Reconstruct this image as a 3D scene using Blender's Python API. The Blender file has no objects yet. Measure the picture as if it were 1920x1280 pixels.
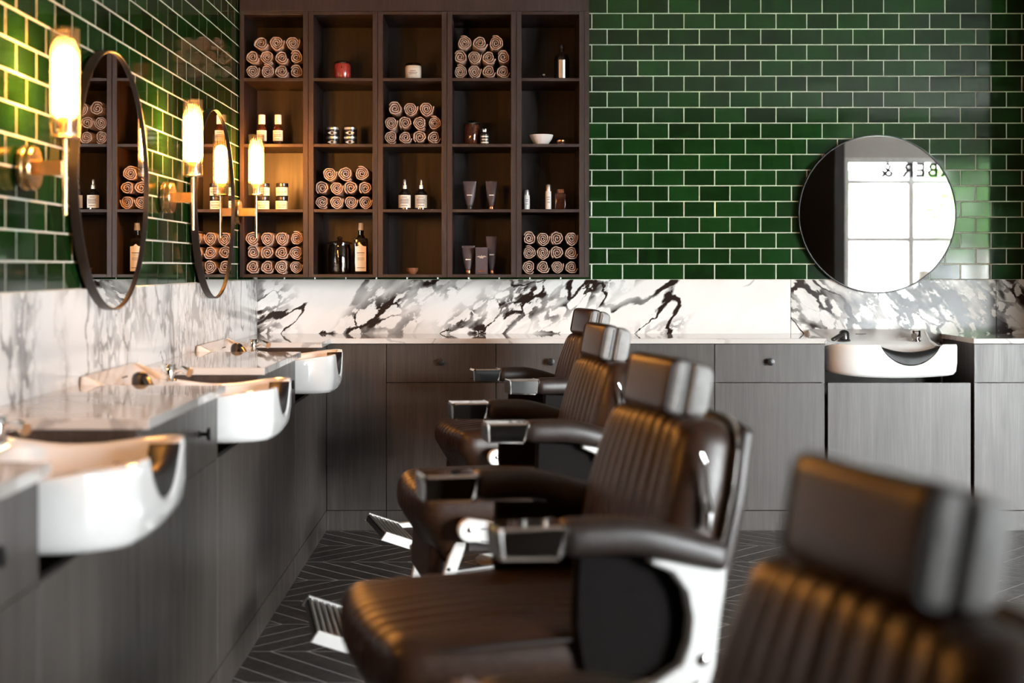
import bpy, bmesh, math, random
from mathutils import Matrix, Vector

random.seed(7)
SC = bpy.context.scene
C = SC.collection
R = math.radians
PI = math.pi

# ---------------------------------------------------------------- camera, world, lights, exposure
F = 2600.0                       # focal length in pixels of the 1920x1280 frame
CAM_Z = 1.225
cam_d = bpy.data.cameras.new('camera')
cam = bpy.data.objects.new('camera', cam_d)
C.objects.link(cam)
cam.location = (0, 0, CAM_Z)
cam.rotation_euler = (R(90), 0, 0)
cam_d.sensor_fit = 'HORIZONTAL'
cam_d.sensor_width = 36.0
cam_d.lens = F / 1920 * 36.0
cam_d.shift_x = (960 - 925) / 1920
cam_d.shift_y = -(640 - 500) / 1920
cam_d.clip_start = 0.05
cam_d.clip_end = 200
cam_d.dof.use_dof = True
cam_d.dof.focus_distance = 6.2
cam_d.dof.aperture_fstop = 2.3
SC.camera = cam

world = bpy.data.worlds.new('overcast_sky')
SC.world = world
world.use_nodes = True
bgn = world.node_tree.nodes['Background']
bgn.inputs[0].default_value = (0.93, 0.97, 1.0, 1)
bgn.inputs[1].default_value = 54.0

SC.view_settings.view_transform = 'Standard'
SC.view_settings.look = 'None'
SC.view_settings.gamma = 1
SC.view_settings.use_curve_mapping = False
SC.view_settings.exposure = 0.93
SC.cycles.use_denoising = True
SC.cycles.max_bounces = 8
SC.cycles.diffuse_bounces = 4
SC.cycles.glossy_bounces = 5
SC.cycles.transmission_bounces = 8
SC.cycles.transparent_max_bounces = 16
SC.cycles.caustics_refractive = False
SC.cycles.sample_clamp_indirect = 6.0

# the room
XL, YB = -1.186, 6.90            # left wall, back wall
XR, YF, ZC = 7.6, -2.0, 2.75     # right wall, wall behind the camera, ceiling
XG, YG, ZG = 3.43, -.20, 2.32     # the glazed shop front: its left end, its depth, its head
ZM, ZT = 1.161, 0.893            # top of the marble splashback, top of the counters


def portal(name, loc, rot, sx, sy):
    d = bpy.data.lights.new(name, 'AREA')
    d.shape = 'RECTANGLE'
    d.size, d.size_y = sx, sy
    d.cycles.is_portal = True
    o = bpy.data.objects.new(name, d)
    C.objects.link(o)
    o.location, o.rotation_euler = loc, rot
    return o


portal('shopfront_portal', ((XG + XR) / 2, YG - .06, 1.13), (R(90), 0, 0), XR - XG, 2.2)


# ---------------------------------------------------------------- materials
class NT:
    def __init__(s, name):
        s.m = bpy.data.materials.new(name)
        s.m.use_nodes = True
        s.t = s.m.node_tree
        s.b = s.t.nodes['Principled BSDF']
        s.out = s.t.nodes['Material Output']

    def n(s, kind, **kw):
        x = s.t.nodes.new(kind)
        for k, v in kw.items():
            setattr(x, k, v)
        return x

    def l(s, a, b):
        s.t.links.new(a, b)

    def put(s, sock, v):
        if hasattr(v, 'links'):
            s.l(v, sock)
        else:
            sock.default_value = v

    def math(s, op, a, b=0.0, c=None):
        x = s.n('ShaderNodeMath', operation=op)
        s.put(x.inputs[0], a)
        s.put(x.inputs[1], b)
        if c is not None:
            s.put(x.inputs[2], c)
        return x.outputs[0]

    def coord(s, scale=(1, 1, 1), rot=(0, 0, 0), loc=(0, 0, 0), kind='Object', rand=0.0):
        tc = s.n('ShaderNodeTexCoord')
        mp = s.n('ShaderNodeMapping')
        mp.inputs['Location'].default_value = loc
        mp.inputs['Rotation'].default_value = rot
        mp.inputs['Scale'].default_value = scale
        src = tc.outputs[kind]
        if rand:
            oi = s.n('ShaderNodeObjectInfo')
            va = s.n('ShaderNodeVectorMath', operation='ADD')
            s.l(src, va.inputs[0])
            s.l(s.math('MULTIPLY', oi.outputs['Random'], rand), va.inputs[1])
            src = va.outputs[0]
        s.l(src, mp.inputs['Vector'])
        return mp.outputs[0]

    def noise(s, vec, scale, detail=3.0, rough=0.55, dist=0.0):
        x = s.n('ShaderNodeTexNoise')
        s.l(vec, x.inputs['Vector'])
        x.inputs['Scale'].default_value = scale
        x.inputs['Detail'].default_value = detail
        x.inputs['Roughness'].default_value = rough
        x.inputs['Distortion'].default_value = dist
        return x

    def ramp(s, fac, stops, interp='LINEAR'):
        x = s.n('ShaderNodeValToRGB')
        s.l(fac, x.inputs[0])
        x.color_ramp.interpolation = interp
        e = x.color_ramp.elements
        while len(e) < len(stops):
            e.new(0.5)
        for i, (p, c) in enumerate(stops):
            e[i].position = p
            e[i].color = (c[0], c[1], c[2], 1) if hasattr(c, '__len__') else (c, c, c, 1)
        return x.outputs[0]

    def mix(s, fac, a, b, mode='MIX'):
        x = s.n('ShaderNodeMix', data_type='RGBA', blend_type=mode)
        s.put(x.inputs[0], fac)
        s.put(x.inputs[6], a if hasattr(a, 'links') else (*a, 1))
        s.put(x.inputs[7], b if hasattr(b, 'links') else (*b, 1))
        return x.outputs[2]

    def bump(s, h, strength=.2, dist=.01):
        x = s.n('ShaderNodeBump')
        x.inputs['Strength'].default_value = strength
        x.inputs['Distance'].default_value = dist
        s.l(h, x.inputs['Height'])
        s.l(x.outputs[0], s.b.inputs['Normal'])

    def set(s, **kw):
        for k, v in kw.items():
            s.put(s.b.inputs[k.replace('_', ' ')], v)
        return s


MAT = {}


def plain(name, col, rough=.5, metal=0.0, noise_amt=.08, nscale=30, coat=0.0, bump=0.0, bscale=200, ior=1.5):
    t = NT(name)
    v = t.coord()
    nz = t.noise(v, nscale, 4)
    c2 = tuple(max(0, c * (1 - noise_amt * 2)) for c in col)
    c3 = tuple(min(1, c * (1 + noise_amt)) for c in col)
    t.set(Base_Color=t.ramp(nz.outputs[0], [(.3, c2), (.7, c3)]), Roughness=rough, Metallic=metal, Coat_Weight=coat,
          Coat_Roughness=.08, IOR=ior)
    if bump:
        t.bump(t.noise(v, bscale, 3).outputs[0], bump, .002)
    MAT[name] = t.m
    return t


def wood(name, c1, c2, c3, rough=.42):
    t = NT(name)
    v = t.coord(scale=(1, 1, .07), rand=13.0)
    g = t.noise(v, 34, 6, .65, .4)
    g2 = t.noise(v, 7, 3, .5, 1.2)
    fine = t.noise(t.coord(scale=(1, 1, .02), rand=5.0), 210, 3)
    col = t.ramp(g.outputs[0], [(.28, c1), (.5, c2), (.74, c3)])
    col = t.mix(t.math('MULTIPLY', g2.outputs[0], .55), col, c1)
    col = t.mix(t.ramp(fine.outputs[0], [(.35, .45), (.62, 0.0)]), col, tuple(x * .45 for x in c1))
    t.set(Base_Color=col, Roughness=t.ramp(g.outputs[0], [(.3, rough + .08), (.7, rough - .05)]))
    t.b.inputs['Specular IOR Level'].default_value = .5
    t.bump(fine.outputs[0], .12, .001)
    MAT[name] = t.m


wood('walnut', (.013, .0055, .0042), (.028, .0130, .0098), (.048, .0245, .0185))
wood('cabinet_wood', (.036, .028, .023), (.060, .049, .042), (.094, .079, .069), .36)
wood('dark_wood', (.018, .010, .007), (.03, .018, .012), (.045, .027, .018))


def marble(name, rot, loc=(0, 0, 0), veins=1.0, rough=.12, base=(.84, .82, .79), patch=(.52, .60)):
    t = NT(name)
    v = t.coord(rot=rot, loc=loc)
    st = t.n('ShaderNodeMapping')
    t.l(v, st.inputs['Vector'])
    st.inputs['Scale'].default_value = (.40, 1.0, 1.0)        # stretched along the vein direction
    vs = st.outputs[0]

    def warp(vec, scale, amt, detail):
        w = t.noise(vec, scale, detail, .6)
        va = t.n('ShaderNodeVectorMath', operation='MULTIPLY_ADD')
        t.l(w.outputs['Color'], va.inputs[0])
        va.inputs[1].default_value = (amt, amt, amt)
        t.l(vec, va.inputs[2])
        return va.outputs[0]
    vw = warp(vs, 4.0, .16, 7)
    thick = t.ramp(t.noise(vs, 6, 3).outputs[0], [(.35, .12), (.72, 1.0)])

    def ridge(vec, scale, width, detail=2.0):
        nz = t.noise(vec, scale, detail, .45).outputs[0]
        d = t.math('ABSOLUTE', t.math('SUBTRACT', nz, .5))
        d = t.math('DIVIDE', d, t.math('MULTIPLY', thick, width))
        return t.ramp(d, [(0.0, 1.0), (.55, .95), (1.0, 0.0)])
    m1 = t.ramp(t.noise(vs, 2.6, 2, .5).outputs[0], [(.40, 0.0), (.46, 1.0)])
    m2 = t.ramp(t.noise(vs, 2.0, 3, .5).outputs[0], [(patch[0], 0.0), (patch[1], 1.0)])
    v1 = t.math('MULTIPLY', ridge(vw, 4.2, .040), m1)
    # broken network inside the brecciated patches
    s2 = t.n('ShaderNodeMapping')
    t.l(v, s2.inputs['Vector'])
    s2.inputs['Scale'].default_value = (.55, 1.0, 1.0)
    vn = warp(s2.outputs[0], 9.0, .10, 6)
    vo = t.n('ShaderNodeTexVoronoi', feature='DISTANCE_TO_EDGE')
    t.l(vn, vo.inputs['Vector'])
    vo.inputs['Scale'].default_value = 15.0
    br = t.noise(vn, 16, 4, .6).outputs[0]
    net = t.ramp(t.math('DIVIDE', vo.outputs['Distance'], t.ramp(br, [(.38, .01), (.66, .30)])), [(0.0, 1.0), (.6, .9), (1.0, 0.0)])
    v2 = t.math('MULTIPLY', t.math('MULTIPLY', net, m2), t.ramp(t.noise(vs, 9, 3).outputs[0], [(.36, .15), (.58, 1.0)]))
    dark = t.math('MINIMUM', t.math('MULTIPLY', t.math('MAXIMUM', v1, v2), veins), 1.0)
    haze = t.math('MULTIPLY', t.ramp(t.noise(vw, 7, 6, .65).outputs[0], [(.46, 0.0), (.72, .75)]), t.math('ADD', t.math('MULTIPLY', m2, .8), .12))
    col = t.mix(haze, base, (.34, .29, .26))
    col = t.mix(dark, col, (.024, .014, .011))
    t.set(Base_Color=col, Roughness=rough)
    MAT[name] = t.m


marble('marble_back', (0, R(38), 0), (0, 0, 0), 1.2)
marble('marble_breccia', (0, R(-40), 0), (3.1, .4, 1.7), 1.35, .12, (.76, .74, .71), (.36, .46))
marble('marble_left', (R(90), R(0), R(60)), (1.7, 0, .4), .6, .12, (.80, .78, .76), (.46, .56))
marble('counter_stone', (0, 0, R(35)), (.3, .9, 0), .35, .03, (.60, .57, .54))
MAT['counter_stone'].node_tree.nodes['Principled BSDF'].inputs['IOR'].default_value = 1.75

t = NT('green_tile')                    # glazed tile: every tile its own shade
oi = t.n('ShaderNodeObjectInfo')
cc = t.ramp(oi.outputs['Random'], [(0, (.003, .010, .002)), (.45, (.005, .020, .004)), (1, (.007, .035, .006))])
nz = t.noise(t.coord(rand=9.0), 22, 4, .6)
cc = t.mix(t.ramp(nz.outputs[0], [(.35, 0.0), (.75, .55)]), cc, (.010, .048, .008))
t.set(Base_Color=cc, Roughness=.07, IOR=1.6)
t.bump(t.noise(t.coord(rand=9.0), 9, 1).outputs[0], .02, .003)
MAT['green_tile'] = t.m

plain('grout', (.62, .60, .52), .9, noise_amt=.05)
plain('floor_grout', (.55, .53, .50), .7, noise_amt=.08)
wood('floor_plank', (.034, .029, .026), (.062, .054, .048), (.095, .083, .074), .36)
plain('plaster_white', (.44, .43, .42), .9, noise_amt=.02)
plain('wall_dark', (.016, .013, .012), .55, noise_amt=.1)
plain('black_metal', (.012, .011, .011), .35, .3)
plain('black_satin', (.014, .012, .011), .3, coat=.3)
plain('ceramic', (.86, .85, .83), .07, noise_amt=.01, coat=.4)
plain('chrome', (.82, .81, .80), .07, 1.0, .01)
plain('satin_metal', (.80, .79, .77), .34, 1.0, .02)
plain('cast_aluminium', (.62, .61, .59), .36, .25, .02)
plain('leather_lit', (.22, .21, .20), .5, noise_amt=.1, nscale=50, bump=.2, bscale=300)  # brown leather of the headrest ends, window sheen painted in as pale grey
plain('brass', (.70, .47, .24), .24, 1.0, .06)
plain('leather', (.026, .0105, .0045), .34, noise_amt=.2, nscale=60, bump=.12, bscale=420)
plain('leather_flat', (.020, .012, .009), .42, noise_amt=.2, nscale=60, bump=.15, bscale=420)
MAT['leather'].node_tree.nodes['Principled BSDF'].inputs['Specular IOR Level'].default_value = .38
plain('leather_shaded', (.0045, .003, .0025), .6, noise_amt=.2, nscale=60, bump=.1, bscale=420)  # brown leather blackened: shade on the arm side panels put into the colour
MAT['leather_shaded'].node_tree.nodes['Principled BSDF'].inputs['Specular IOR Level'].default_value = .06
plain('piping', (.012, .008, .007), .5)
plain('towel', (.44, .31, .25), .95, noise_amt=.14, nscale=90, bump=.8, bscale=380)
plain('label_paper', (.74, .68, .58), .7, noise_amt=.03)
plain('print_ink', (.03, .025, .02), .7)
plain('white_plastic', (.78, .76, .72), .4, noise_amt=.02)
plain('amber_glass', (.05, .014, .006), .08, coat=.5)
plain('dark_glass', (.008, .007, .006), .06, coat=.5)
plain('red_wax', (.30, .035, .022), .25, coat=.6)
plain('copper', (.62, .30, .17), .28, 1.0)
plain('copper_wood', (.20, .075, .035), .4)
plain('box_card', (.055, .036, .040), .5)
plain('candle_wax', (.70, .62, .50), .35, coat=.5, noise_amt=.05)
plain('rubber', (.012, .011, .011), .42)
MAT['rubber'].node_tree.nodes['Principled BSDF'].inputs['Specular IOR Level'].default_value = .3
plain('asphalt', (.16, .16, .16), .9)
plain('paving', (.52, .51, .49), .9)
plain('leaf_green', (.09, .20, .05), .7, noise_amt=.3, nscale=5)
plain('bark', (.12, .09, .06), .9)
plain('facade', (.60, .59, .57), .9)
plain('car_paint', (.30, .31, .33), .2, .3, coat=.8)
plain('window_frame_white', (.70, .70, .69), .5)


def glassy(name, tint, gloss_rough=.02, f0=.06, extra=0.0, alpha=1.0):
    t = NT(name)
    t.t.nodes.remove(t.b)
    tr = t.n('ShaderNodeBsdfTransparent')
    tr.inputs[0].default_value = (*tint, 1)
    gl = t.n('ShaderNodeBsdfGlossy')
    gl.inputs['Roughness'].default_value = gloss_rough
    lw = t.n('ShaderNodeLayerWeight')
    lw.inputs[0].default_value = .5
    fac = t.math('ADD', t.math('MULTIPLY', t.math('POWER', lw.outputs['Facing'], 4.0), .75), f0)
    mx = t.n('ShaderNodeMixShader')
    t.l(fac, mx.inputs[0])
    t.l(tr.outputs[0], mx.inputs[1])
    t.l(gl.outputs[0], mx.inputs[2])
    t.l(mx.outputs[0], t.out.inputs[0])
    MAT[name] = t.m


glassy('window_glass', (.97, .98, .98), 0.0, .02)
glassy('lamp_glass', (.96, .92, .86), .06, .14)
glassy('jar_glass', (.55, .48, .42), .03, .08)

t = NT('mirror_silver')
t.set(Base_Color=(.90, .90, .89, 1), Metallic=1.0, Roughness=.004)
MAT['mirror_silver'] = t.m

t = NT('bulb_glow')
t.set(Base_Color=(1, .8, .55, 1), Roughness=.5)
t.b.inputs['Emission Color'].default_value = (1.0, .42, .09, 1)
t.b.inputs['Emission Strength'].default_value = 190.0
MAT['bulb_glow'] = t.m


# ---------------------------------------------------------------- mesh helpers
class MB:
    def __init__(s):
        s.v, s.f = [], []

    def add(s, vs, fs, M=None):
        k = len(s.v)
        s.v += [tuple(M @ Vector(p)) for p in vs] if M else [tuple(p) for p in vs]
        s.f += [tuple(i + k for i in q) for q in fs]
        return s

    def box(s, x0, x1, y0, y1, z0, z1, b=0.0, M=None):
        if b <= 0:
            vs = [(x, y, z) for z in (z0, z1) for y in (y0, y1) for x in (x0, x1)]
            fs = [(0, 2, 3, 1), (4, 5, 7, 6), (0, 1, 5, 4), (2, 6, 7, 3), (0, 4, 6, 2), (1, 3, 7, 5)]
            return s.add(vs, fs, M)
        lo, hi = (x0, y0, z0), (x1, y1, z1)
        b = min(b, *(abs(h - l) * .49 for l, h in zip(lo, hi)))
        vs, ix = [], {}
        for sg in [(a, c, d) for a in (0, 1) for c in (0, 1) for d in (0, 1)]:
            for ax in range(3):
                p = []
                for k in range(3):
                    e = hi[k] if sg[k] else lo[k]
                    p.append(e if k == ax else (e - b if sg[k] else e + b))
                ix[(sg, ax)] = len(vs)
                vs.append(tuple(p))
        fs = []
        for ax in range(3):
            o1, o2 = [k for k in range(3) if k != ax]
            for e in (0, 1):
                q = []
                for a, c in ((0, 0), (1, 0), (1, 1), (0, 1)):
                    sg = [0, 0, 0]
                    sg[ax], sg[o1], sg[o2] = e, a, c
                    q.append(ix[(tuple(sg), ax)])
                fs.append(tuple(q))
            for a in (0, 1):
                for c in (0, 1):
                    s0, s1 = [0, 0, 0], [0, 0, 0]
                    s0[o1] = s1[o1] = a
                    s0[o2] = s1[o2] = c
                    s1[ax] = 1
                    s0, s1 = tuple(s0), tuple(s1)
                    fs.append((ix[(s0, o1)], ix[(s1, o1)], ix[(s1, o2)], ix[(s0, o2)]))
        for sg in [(a, c, d) for a in (0, 1) for c in (0, 1) for d in (0, 1)]:
            fs.append(tuple(ix[(sg, k)] for k in range(3)))
        return s.add(vs, fs, M)

    def lathe(s, prof, n=24, M=None, capb=True, capt=True):
        vs, fs = [], []
        for r, z in prof:
            for i in range(n):
                a = 2 * PI * i / n
                vs.append((r * math.cos(a), r * math.sin(a), z))
        for j in range(len(prof) - 1):
            for i in range(n):
                k = (i + 1) % n
                fs.append((j * n + i, j * n + k, (j + 1) * n + k, (j + 1) * n + i))
        if capb:
            fs.append(tuple(range(n))[::-1])
        if capt:
            fs.append(tuple((len(prof) - 1) * n + i for i in range(n)))
        return s.add(vs, fs, M)

    def tube(s, pts, r, n=12, M=None, flat=1.0):
        pts = [Vector(p) for p in pts]
        rs = r if hasattr(r, '__len__') else [r] * len(pts)
        vs, fs = [], []
        up = Vector((0, 0, 1))
        for i, p in enumerate(pts):
            d = (pts[min(i + 1, len(pts) - 1)] - pts[max(i - 1, 0)]).normalized()
            u = up if abs(d.dot(up)) < .95 else Vector((0, 1, 0))
            a = d.cross(u).normalized()
            b = a.cross(d).normalized()
            for k in range(n):
                t_ = 2 * PI * k / n
                vs.append(tuple(p + a * math.cos(t_) * rs[i] + b * math.sin(t_) * rs[i] * flat))
        for j in range(len(pts) - 1):
            for i in range(n):
                k = (i + 1) % n
                fs.append((j * n + i, j * n + k, (j + 1) * n + k, (j + 1) * n + i))
        fs.append(tuple(range(n))[::-1])
        fs.append(tuple((len(pts) - 1) * n + i for i in range(n)))
        return s.add(vs, fs, M)

    def prism(s, poly, t0, t1, fn, b=0.0):
        """poly: list of (a, b); fn(a, b, t) -> xyz; optional small chamfer b by insetting the caps."""
        n = len(poly)
        rings = [(poly, t0), (poly, t1)]
        if b:
            ins = inset(poly, b)
            rings = [(ins, t0), (poly, t0 + b), (poly, t1 - b), (ins, t1)]
        vs, fs = [], []
        for pl, tt in rings:
            vs += [fn(p[0], p[1], tt) for p in pl]
        for j in range(len(rings) - 1):
            for i in range(n):
                k = (i + 1) % n
                fs.append((j * n + i, j * n + k, (j + 1) * n + k, (j + 1) * n + i))
        fs.append(tuple(range(n))[::-1])
        fs.append(tuple((len(rings) - 1) * n + i for i in range(n)))
        return s.add(vs, fs)

    def rbox(s, c, size, r, seg=(4, 4, 4), rn=3, deform=None, M=None):
        """rounded cushion box: centre, full sizes, corner radius, flat segments per axis."""
        hx = [d / 2 for d in size]
        r = min(r, *hx)
        ax = []
        for k in range(3):
            flat = hx[k] - r
            vals = [-flat - r * math.cos(PI / 2 * i / rn) for i in range(rn)]          # -h .. towards -flat
            vals += [-flat + 2 * flat * i / seg[k] for i in range(seg[k] + 1)]
            vals += [flat + r * math.sin(PI / 2 * (i + 1) / rn) for i in range(rn)]
            ax.append(vals)
        n = [len(a) for a in ax]
        idx, vs, fs = {}, [], []

        def vid(i, j, k):
            key = (i, j, k)
            if key not in idx:
                p = Vector((ax[0][i], ax[1][j], ax[2][k]))
                q = Vector([max(-(hx[m] - r), min(hx[m] - r, p[m])) for m in range(3)])
                d = p - q
                if d.length > 1e-9:
                    inf = max(abs(d.x), abs(d.y), abs(d.z))
                    p = q + d * (r / d.length) if (abs(inf - r) < 1e-6 or True) else p
                if deform:
                    p = Vector(deform(p.x, p.y, p.z))
                idx[key] = len(vs)
                vs.append((p.x + c[0], p.y + c[1], p.z + c[2]))
            return idx[key]
        for a in range(3):
            o1, o2 = (a + 1) % 3, (a + 2) % 3
            for e in (0, n[a] - 1):
                for i in range(n[o1] - 1):
                    for j in range(n[o2] - 1):
                        q = []
                        for (di, dj) in ((0, 0), (1, 0), (1, 1), (0, 1)):
                            t3 = [0, 0, 0]
                            t3[a], t3[o1], t3[o2] = e, i + di, j + dj
                            q.append(vid(*t3))
                        fs.append(tuple(q) if e else tuple(q[::-1]))
        return s.add(vs, fs, M)

    def mesh(s, name, mat, angle=35, smooth=True, recalc=True):
        me = bpy.data.meshes.new(name)
        me.from_pydata(s.v, [], s.f)
        if recalc:
            bm = bmesh.new()
            bm.from_mesh(me)
            bmesh.ops.recalc_face_normals(bm, faces=bm.faces)
            bm.to_mesh(me)
            bm.free()
        if smooth:
            me.shade_smooth()
            me.set_sharp_from_angle(angle=R(angle))
        me.materials.append(MAT[mat])
        me.update()
        return me

    def build(s, name, mat, parent=None, angle=35, smooth=True, recalc=True):
        return link(name, s.mesh(name, mat, angle, smooth, recalc), parent)


def inset(poly, d):
    n = len(poly)
    area = sum(poly[i][0] * poly[(i + 1) % n][1] - poly[(i + 1) % n][0] * poly[i][1] for i in range(n))
    sg = 1 if area > 0 else -1
    out = []
    for i in range(n):
        p0, p1, p2 = Vector(poly[i - 1]), Vector(poly[i]), Vector(poly[(i + 1) % n])
        e1, e2 = (p1 - p0).normalized(), (p2 - p1).normalized()
        n1 = Vector((-e1.y, e1.x)) * sg
        n2 = Vector((-e2.y, e2.x)) * sg
        m = (n1 + n2)
        m = m / max(m.length_squared / 2, .3) if m.length > 1e-6 else n1
        out.append(tuple(p1 + m * d))
    return out


def link(name, me, parent=None, loc=None, rot=None):
    o = bpy.data.objects.new(name, me)
    C.objects.link(o)
    if parent:
        o.parent = parent
    if loc:
        o.location = loc
    if rot:
        o.rotation_euler = rot
    return o


def tag(o, label=None, cat=None, group=None, kind=None):
    if label:
        o['label'] = label
    if cat:
        o['category'] = cat
    if group:
        o['group'] = group
    if kind:
        o['kind'] = kind
    return o


def thing(name, label, cat, loc=(0, 0, 0), rotz=0.0, group=None):
    o = bpy.data.objects.new(name, None)
    C.objects.link(o)
    o.location = loc
    o.rotation_euler = (0, 0, rotz)
    o.empty_display_size = .1
    return tag(o, label, cat, group)


def structure(name, label, o):
    o.name = name
    return tag(o, label, 'structure' if False else None, kind='structure')


def copy_tree(o, parent=None):
    c = o.copy()
    C.objects.link(c)
    c.parent = parent
    for ch in o.children:
        copy_tree(ch, c)
    return c


def proj(x, y, z):
    return (925 + F * x / y, 500 - F * (z - CAM_Z) / y)


def smooth01(a, b, x):
    t_ = max(0.0, min(1.0, (x - a) / (b - a)))
    return t_ * t_ * (3 - 2 * t_)


# ---------------------------------------------------------------- room shell
ROOM = [(XL - .2, YF - .2), (XG + .1, YF - .2), (XG + .1, YG - .1), (XR + .2, YG - .1), (XR + .2, YB + .2), (XL - .2, YB + .2)]
fl = MB().prism(ROOM, -.12, -.0008, lambda a, b, c: (a, b, c)).build('floor', 'floor_grout', smooth=False)
tag(fl, 'dark grey chevron plank floor with pale joints', kind='structure')

# chevron planks: bands of constant depth, 45 degree planks
BAND, PW, Y0 = .335, .118, 4.42


def plank_poly(i, j):
    """band i, plank j; corners in x, y."""
    ya, yb = Y0 + i * BAND, Y0 + (i + 1) * BAND
    sh = BAND if i % 2 == 0 else -BAND
    base = (0 if i % 2 == 0 else BAND)
    x0 = base + j * PW
    g = .0036
    return [(x0 + g, ya + g * .7), (x0 + PW - g, ya + g * .7), (x0 + PW - g + sh, yb - g * .7), (x0 + g + sh, yb - g * .7)]


def plank_mb(mb, poly, ox=0.0, oy=0.0):
    p = [(a - ox, b - oy) for a, b in poly]
    q = inset(p, .0015)
    vs = [(a, b, -.0009) for a, b in p] + [(a, b, -.0004) for a, b in p] + [(a, b, 0) for a, b in q]
    fs = [(8, 9, 10, 11)]
    for k in (0, 4):
        for e in range(4):
            e2 = (e + 1) % 4
            fs.append((k + e, k + e2, k + 4 + e2, k + 4 + e))
    mb.add(vs, fs)


cand, rest = [], []
for i in range(-30, 8):
    for j in range(-20, 72):
        pl = plank_poly(i, j)
        cx, cy = sum(p[0] for p in pl) / 4, sum(p[1] for p in pl) / 4
        if cx < -1.12 or cx > XR - .1 or cy > YB - .3 or cy < YF + .2 or (cx > XG - .2 and cy < YG + .2):
            continue
        seen = False
        if cy > 2.2:
            px, py = proj(cx, cy, 0)
            seen = -40 < px < 1960 and 900 < py < 1330
        # hidden by cabinets, by the near chairs
        if seen and not (cx < -.72 or cy > 6.5):
            w = 1.0
            if -.05 < cx < .9 and cy < 4.0:
                w = .2
            cand.append((w / cy, i, j))
        else:
            rest.append((i, j))
cand.sort(reverse=True)
pm = {}
for rank, (w, i, j) in enumerate(cand):
    if rank >= 300:
        rest.append((i, j))
        continue
    pl = plank_poly(i, j)
    ox, oy = pl[0]
    if i % 2 not in pm:
        mb = MB()
        plank_mb(mb, pl, ox, oy)
        pm[i % 2] = mb.mesh('plank', 'floor_plank', smooth=False)
    link('plank', pm[i % 2], fl, (ox, oy, 0))
mb = MB()
for i, j in rest:
    plank_mb(mb, plank_poly(i, j))
tag(mb.build('planks', 'floor_plank', fl, smooth=False, recalc=False), kind='stuff')

# walls behind the tiles
wb = MB().box(XL - .2, XR + .2, YB, YB + .2, 0, ZC).build('wall_back', 'grout', smooth=False)
tag(wb, 'back wall of green glazed brick tiles above marble', kind='structure')
wl = MB().box(XL - .2, XL, YF, YB, 0, ZC).build('wall_left', 'grout', smooth=False)
tag(wl, 'left wall of green glazed brick tiles above marble', kind='structure')
ce = MB().prism(ROOM, ZC, ZC + .15, lambda a, b, c: (a, b, c)).build('ceiling', 'plaster_white', smooth=False)
tag(ce, 'white plaster ceiling', kind='structure')

TP, RP, TG = .1528, .0779, .0050          # tile pitch, row pitch, grout
TZ0 = ZM + .002


def tile_mesh(w):
    b = .0016
    x0, x1, z0, z1 = 0, w, 0, RP - TG
    vs = [(x0, 0, z0), (x1, 0, z0), (x1, 0, z1), (x0, 0, z1),
          (x0, -.0005, z0), (x1, -.0005, z0), (x1, -.0005, z1), (x0, -.0005, z1),
          (x0 + b, -.0011, z0 + b), (x1 - b, -.0011, z0 + b), (x1 - b, -.0011, z1 - b), (x0 + b, -.0011, z1 - b)]
    fs = [(8, 9, 10, 11)]
    for k in (0, 4):
        for e in range(4):
            e2 = (e + 1) % 4
            fs.append((k + e, k + e2, k + 4 + e2, k + 4 + e))
    mb = MB()
    mb.add(vs, fs)
    return mb


tile_me = {}


def get_tile(w):
    k = round(w, 4)
    if k not in tile_me:
        tile_me[k] = tile_mesh(k).mesh('tile', 'green_tile', angle=20)
    return tile_me[k]


def lay_tiles(wall, a0, a1, place, first, seen, limit=300):
    """a: running coordinate along the wall; place(a, z) -> loc; rot; first: phase of the bottom row"""
    todo, stuff = [], MB()
    row = 0
    while TZ0 + row * RP < ZC - .03:
        z = TZ0 + row * RP
        ph = first + (TP / 2 if row % 2 else 0)
        k = math.floor((a0 - ph) / TP)
        while ph + k * TP < a1:
            s0, s1 = max(a0, ph + k * TP + TG / 2), min(a1, ph + (k + 1) * TP - TG / 2)
            if s1 - s0 > .012:
                todo.append((seen((s0 + s1) / 2, z + RP / 2, row), s0, s1 - s0, z))
            k += 1
        row += 1
    todo.sort(key=lambda q: -q[0])
    for n_, (sc, s0, w, z) in enumerate(todo):
        loc, rz = place(s0, z)
        tilt = (random.uniform(-.0035, .0035), random.uniform(-.004, .004))
        if sc > 0 and n_ < limit:
            o = link('tile', get_tile(w), wall, loc)
            o.rotation_euler = (tilt[0], 0, rz + tilt[1])
        else:
            tm = tile_mesh(w)
            stuff.add(tm.v, tm.f, Matrix.Translation(loc) @ Matrix.Rotation(rz, 4, 'Z'))
    if stuff.v:
        tag(stuff.build('tiles', 'green_tile', wall, angle=20), kind='stuff')


def seen_back(a, z, row):
    px, py = proj(a, YB, z)
    if a < .40:
        return .5 if row == 0 else 0
    if px < 1965 and py > -15:
        return 1
    return 0


def seen_left(a, z, row):
    if a < 2.9 or a > 6.52:
        return 0
    px, py = proj(XL, a, z)
    if px < -45 or py < -35:
        return 0
    return 1 / a


XP = 2.755                                    # partition at the right end of the back counter
lay_tiles(wb, XL + .012, XP, lambda a, z: ((a, YB, z), 0), .49, seen_back)
lay_tiles(wl, -1.5, YB - .012, lambda a, z: ((XL, a, z), R(90)), 3.37, seen_left)

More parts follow.
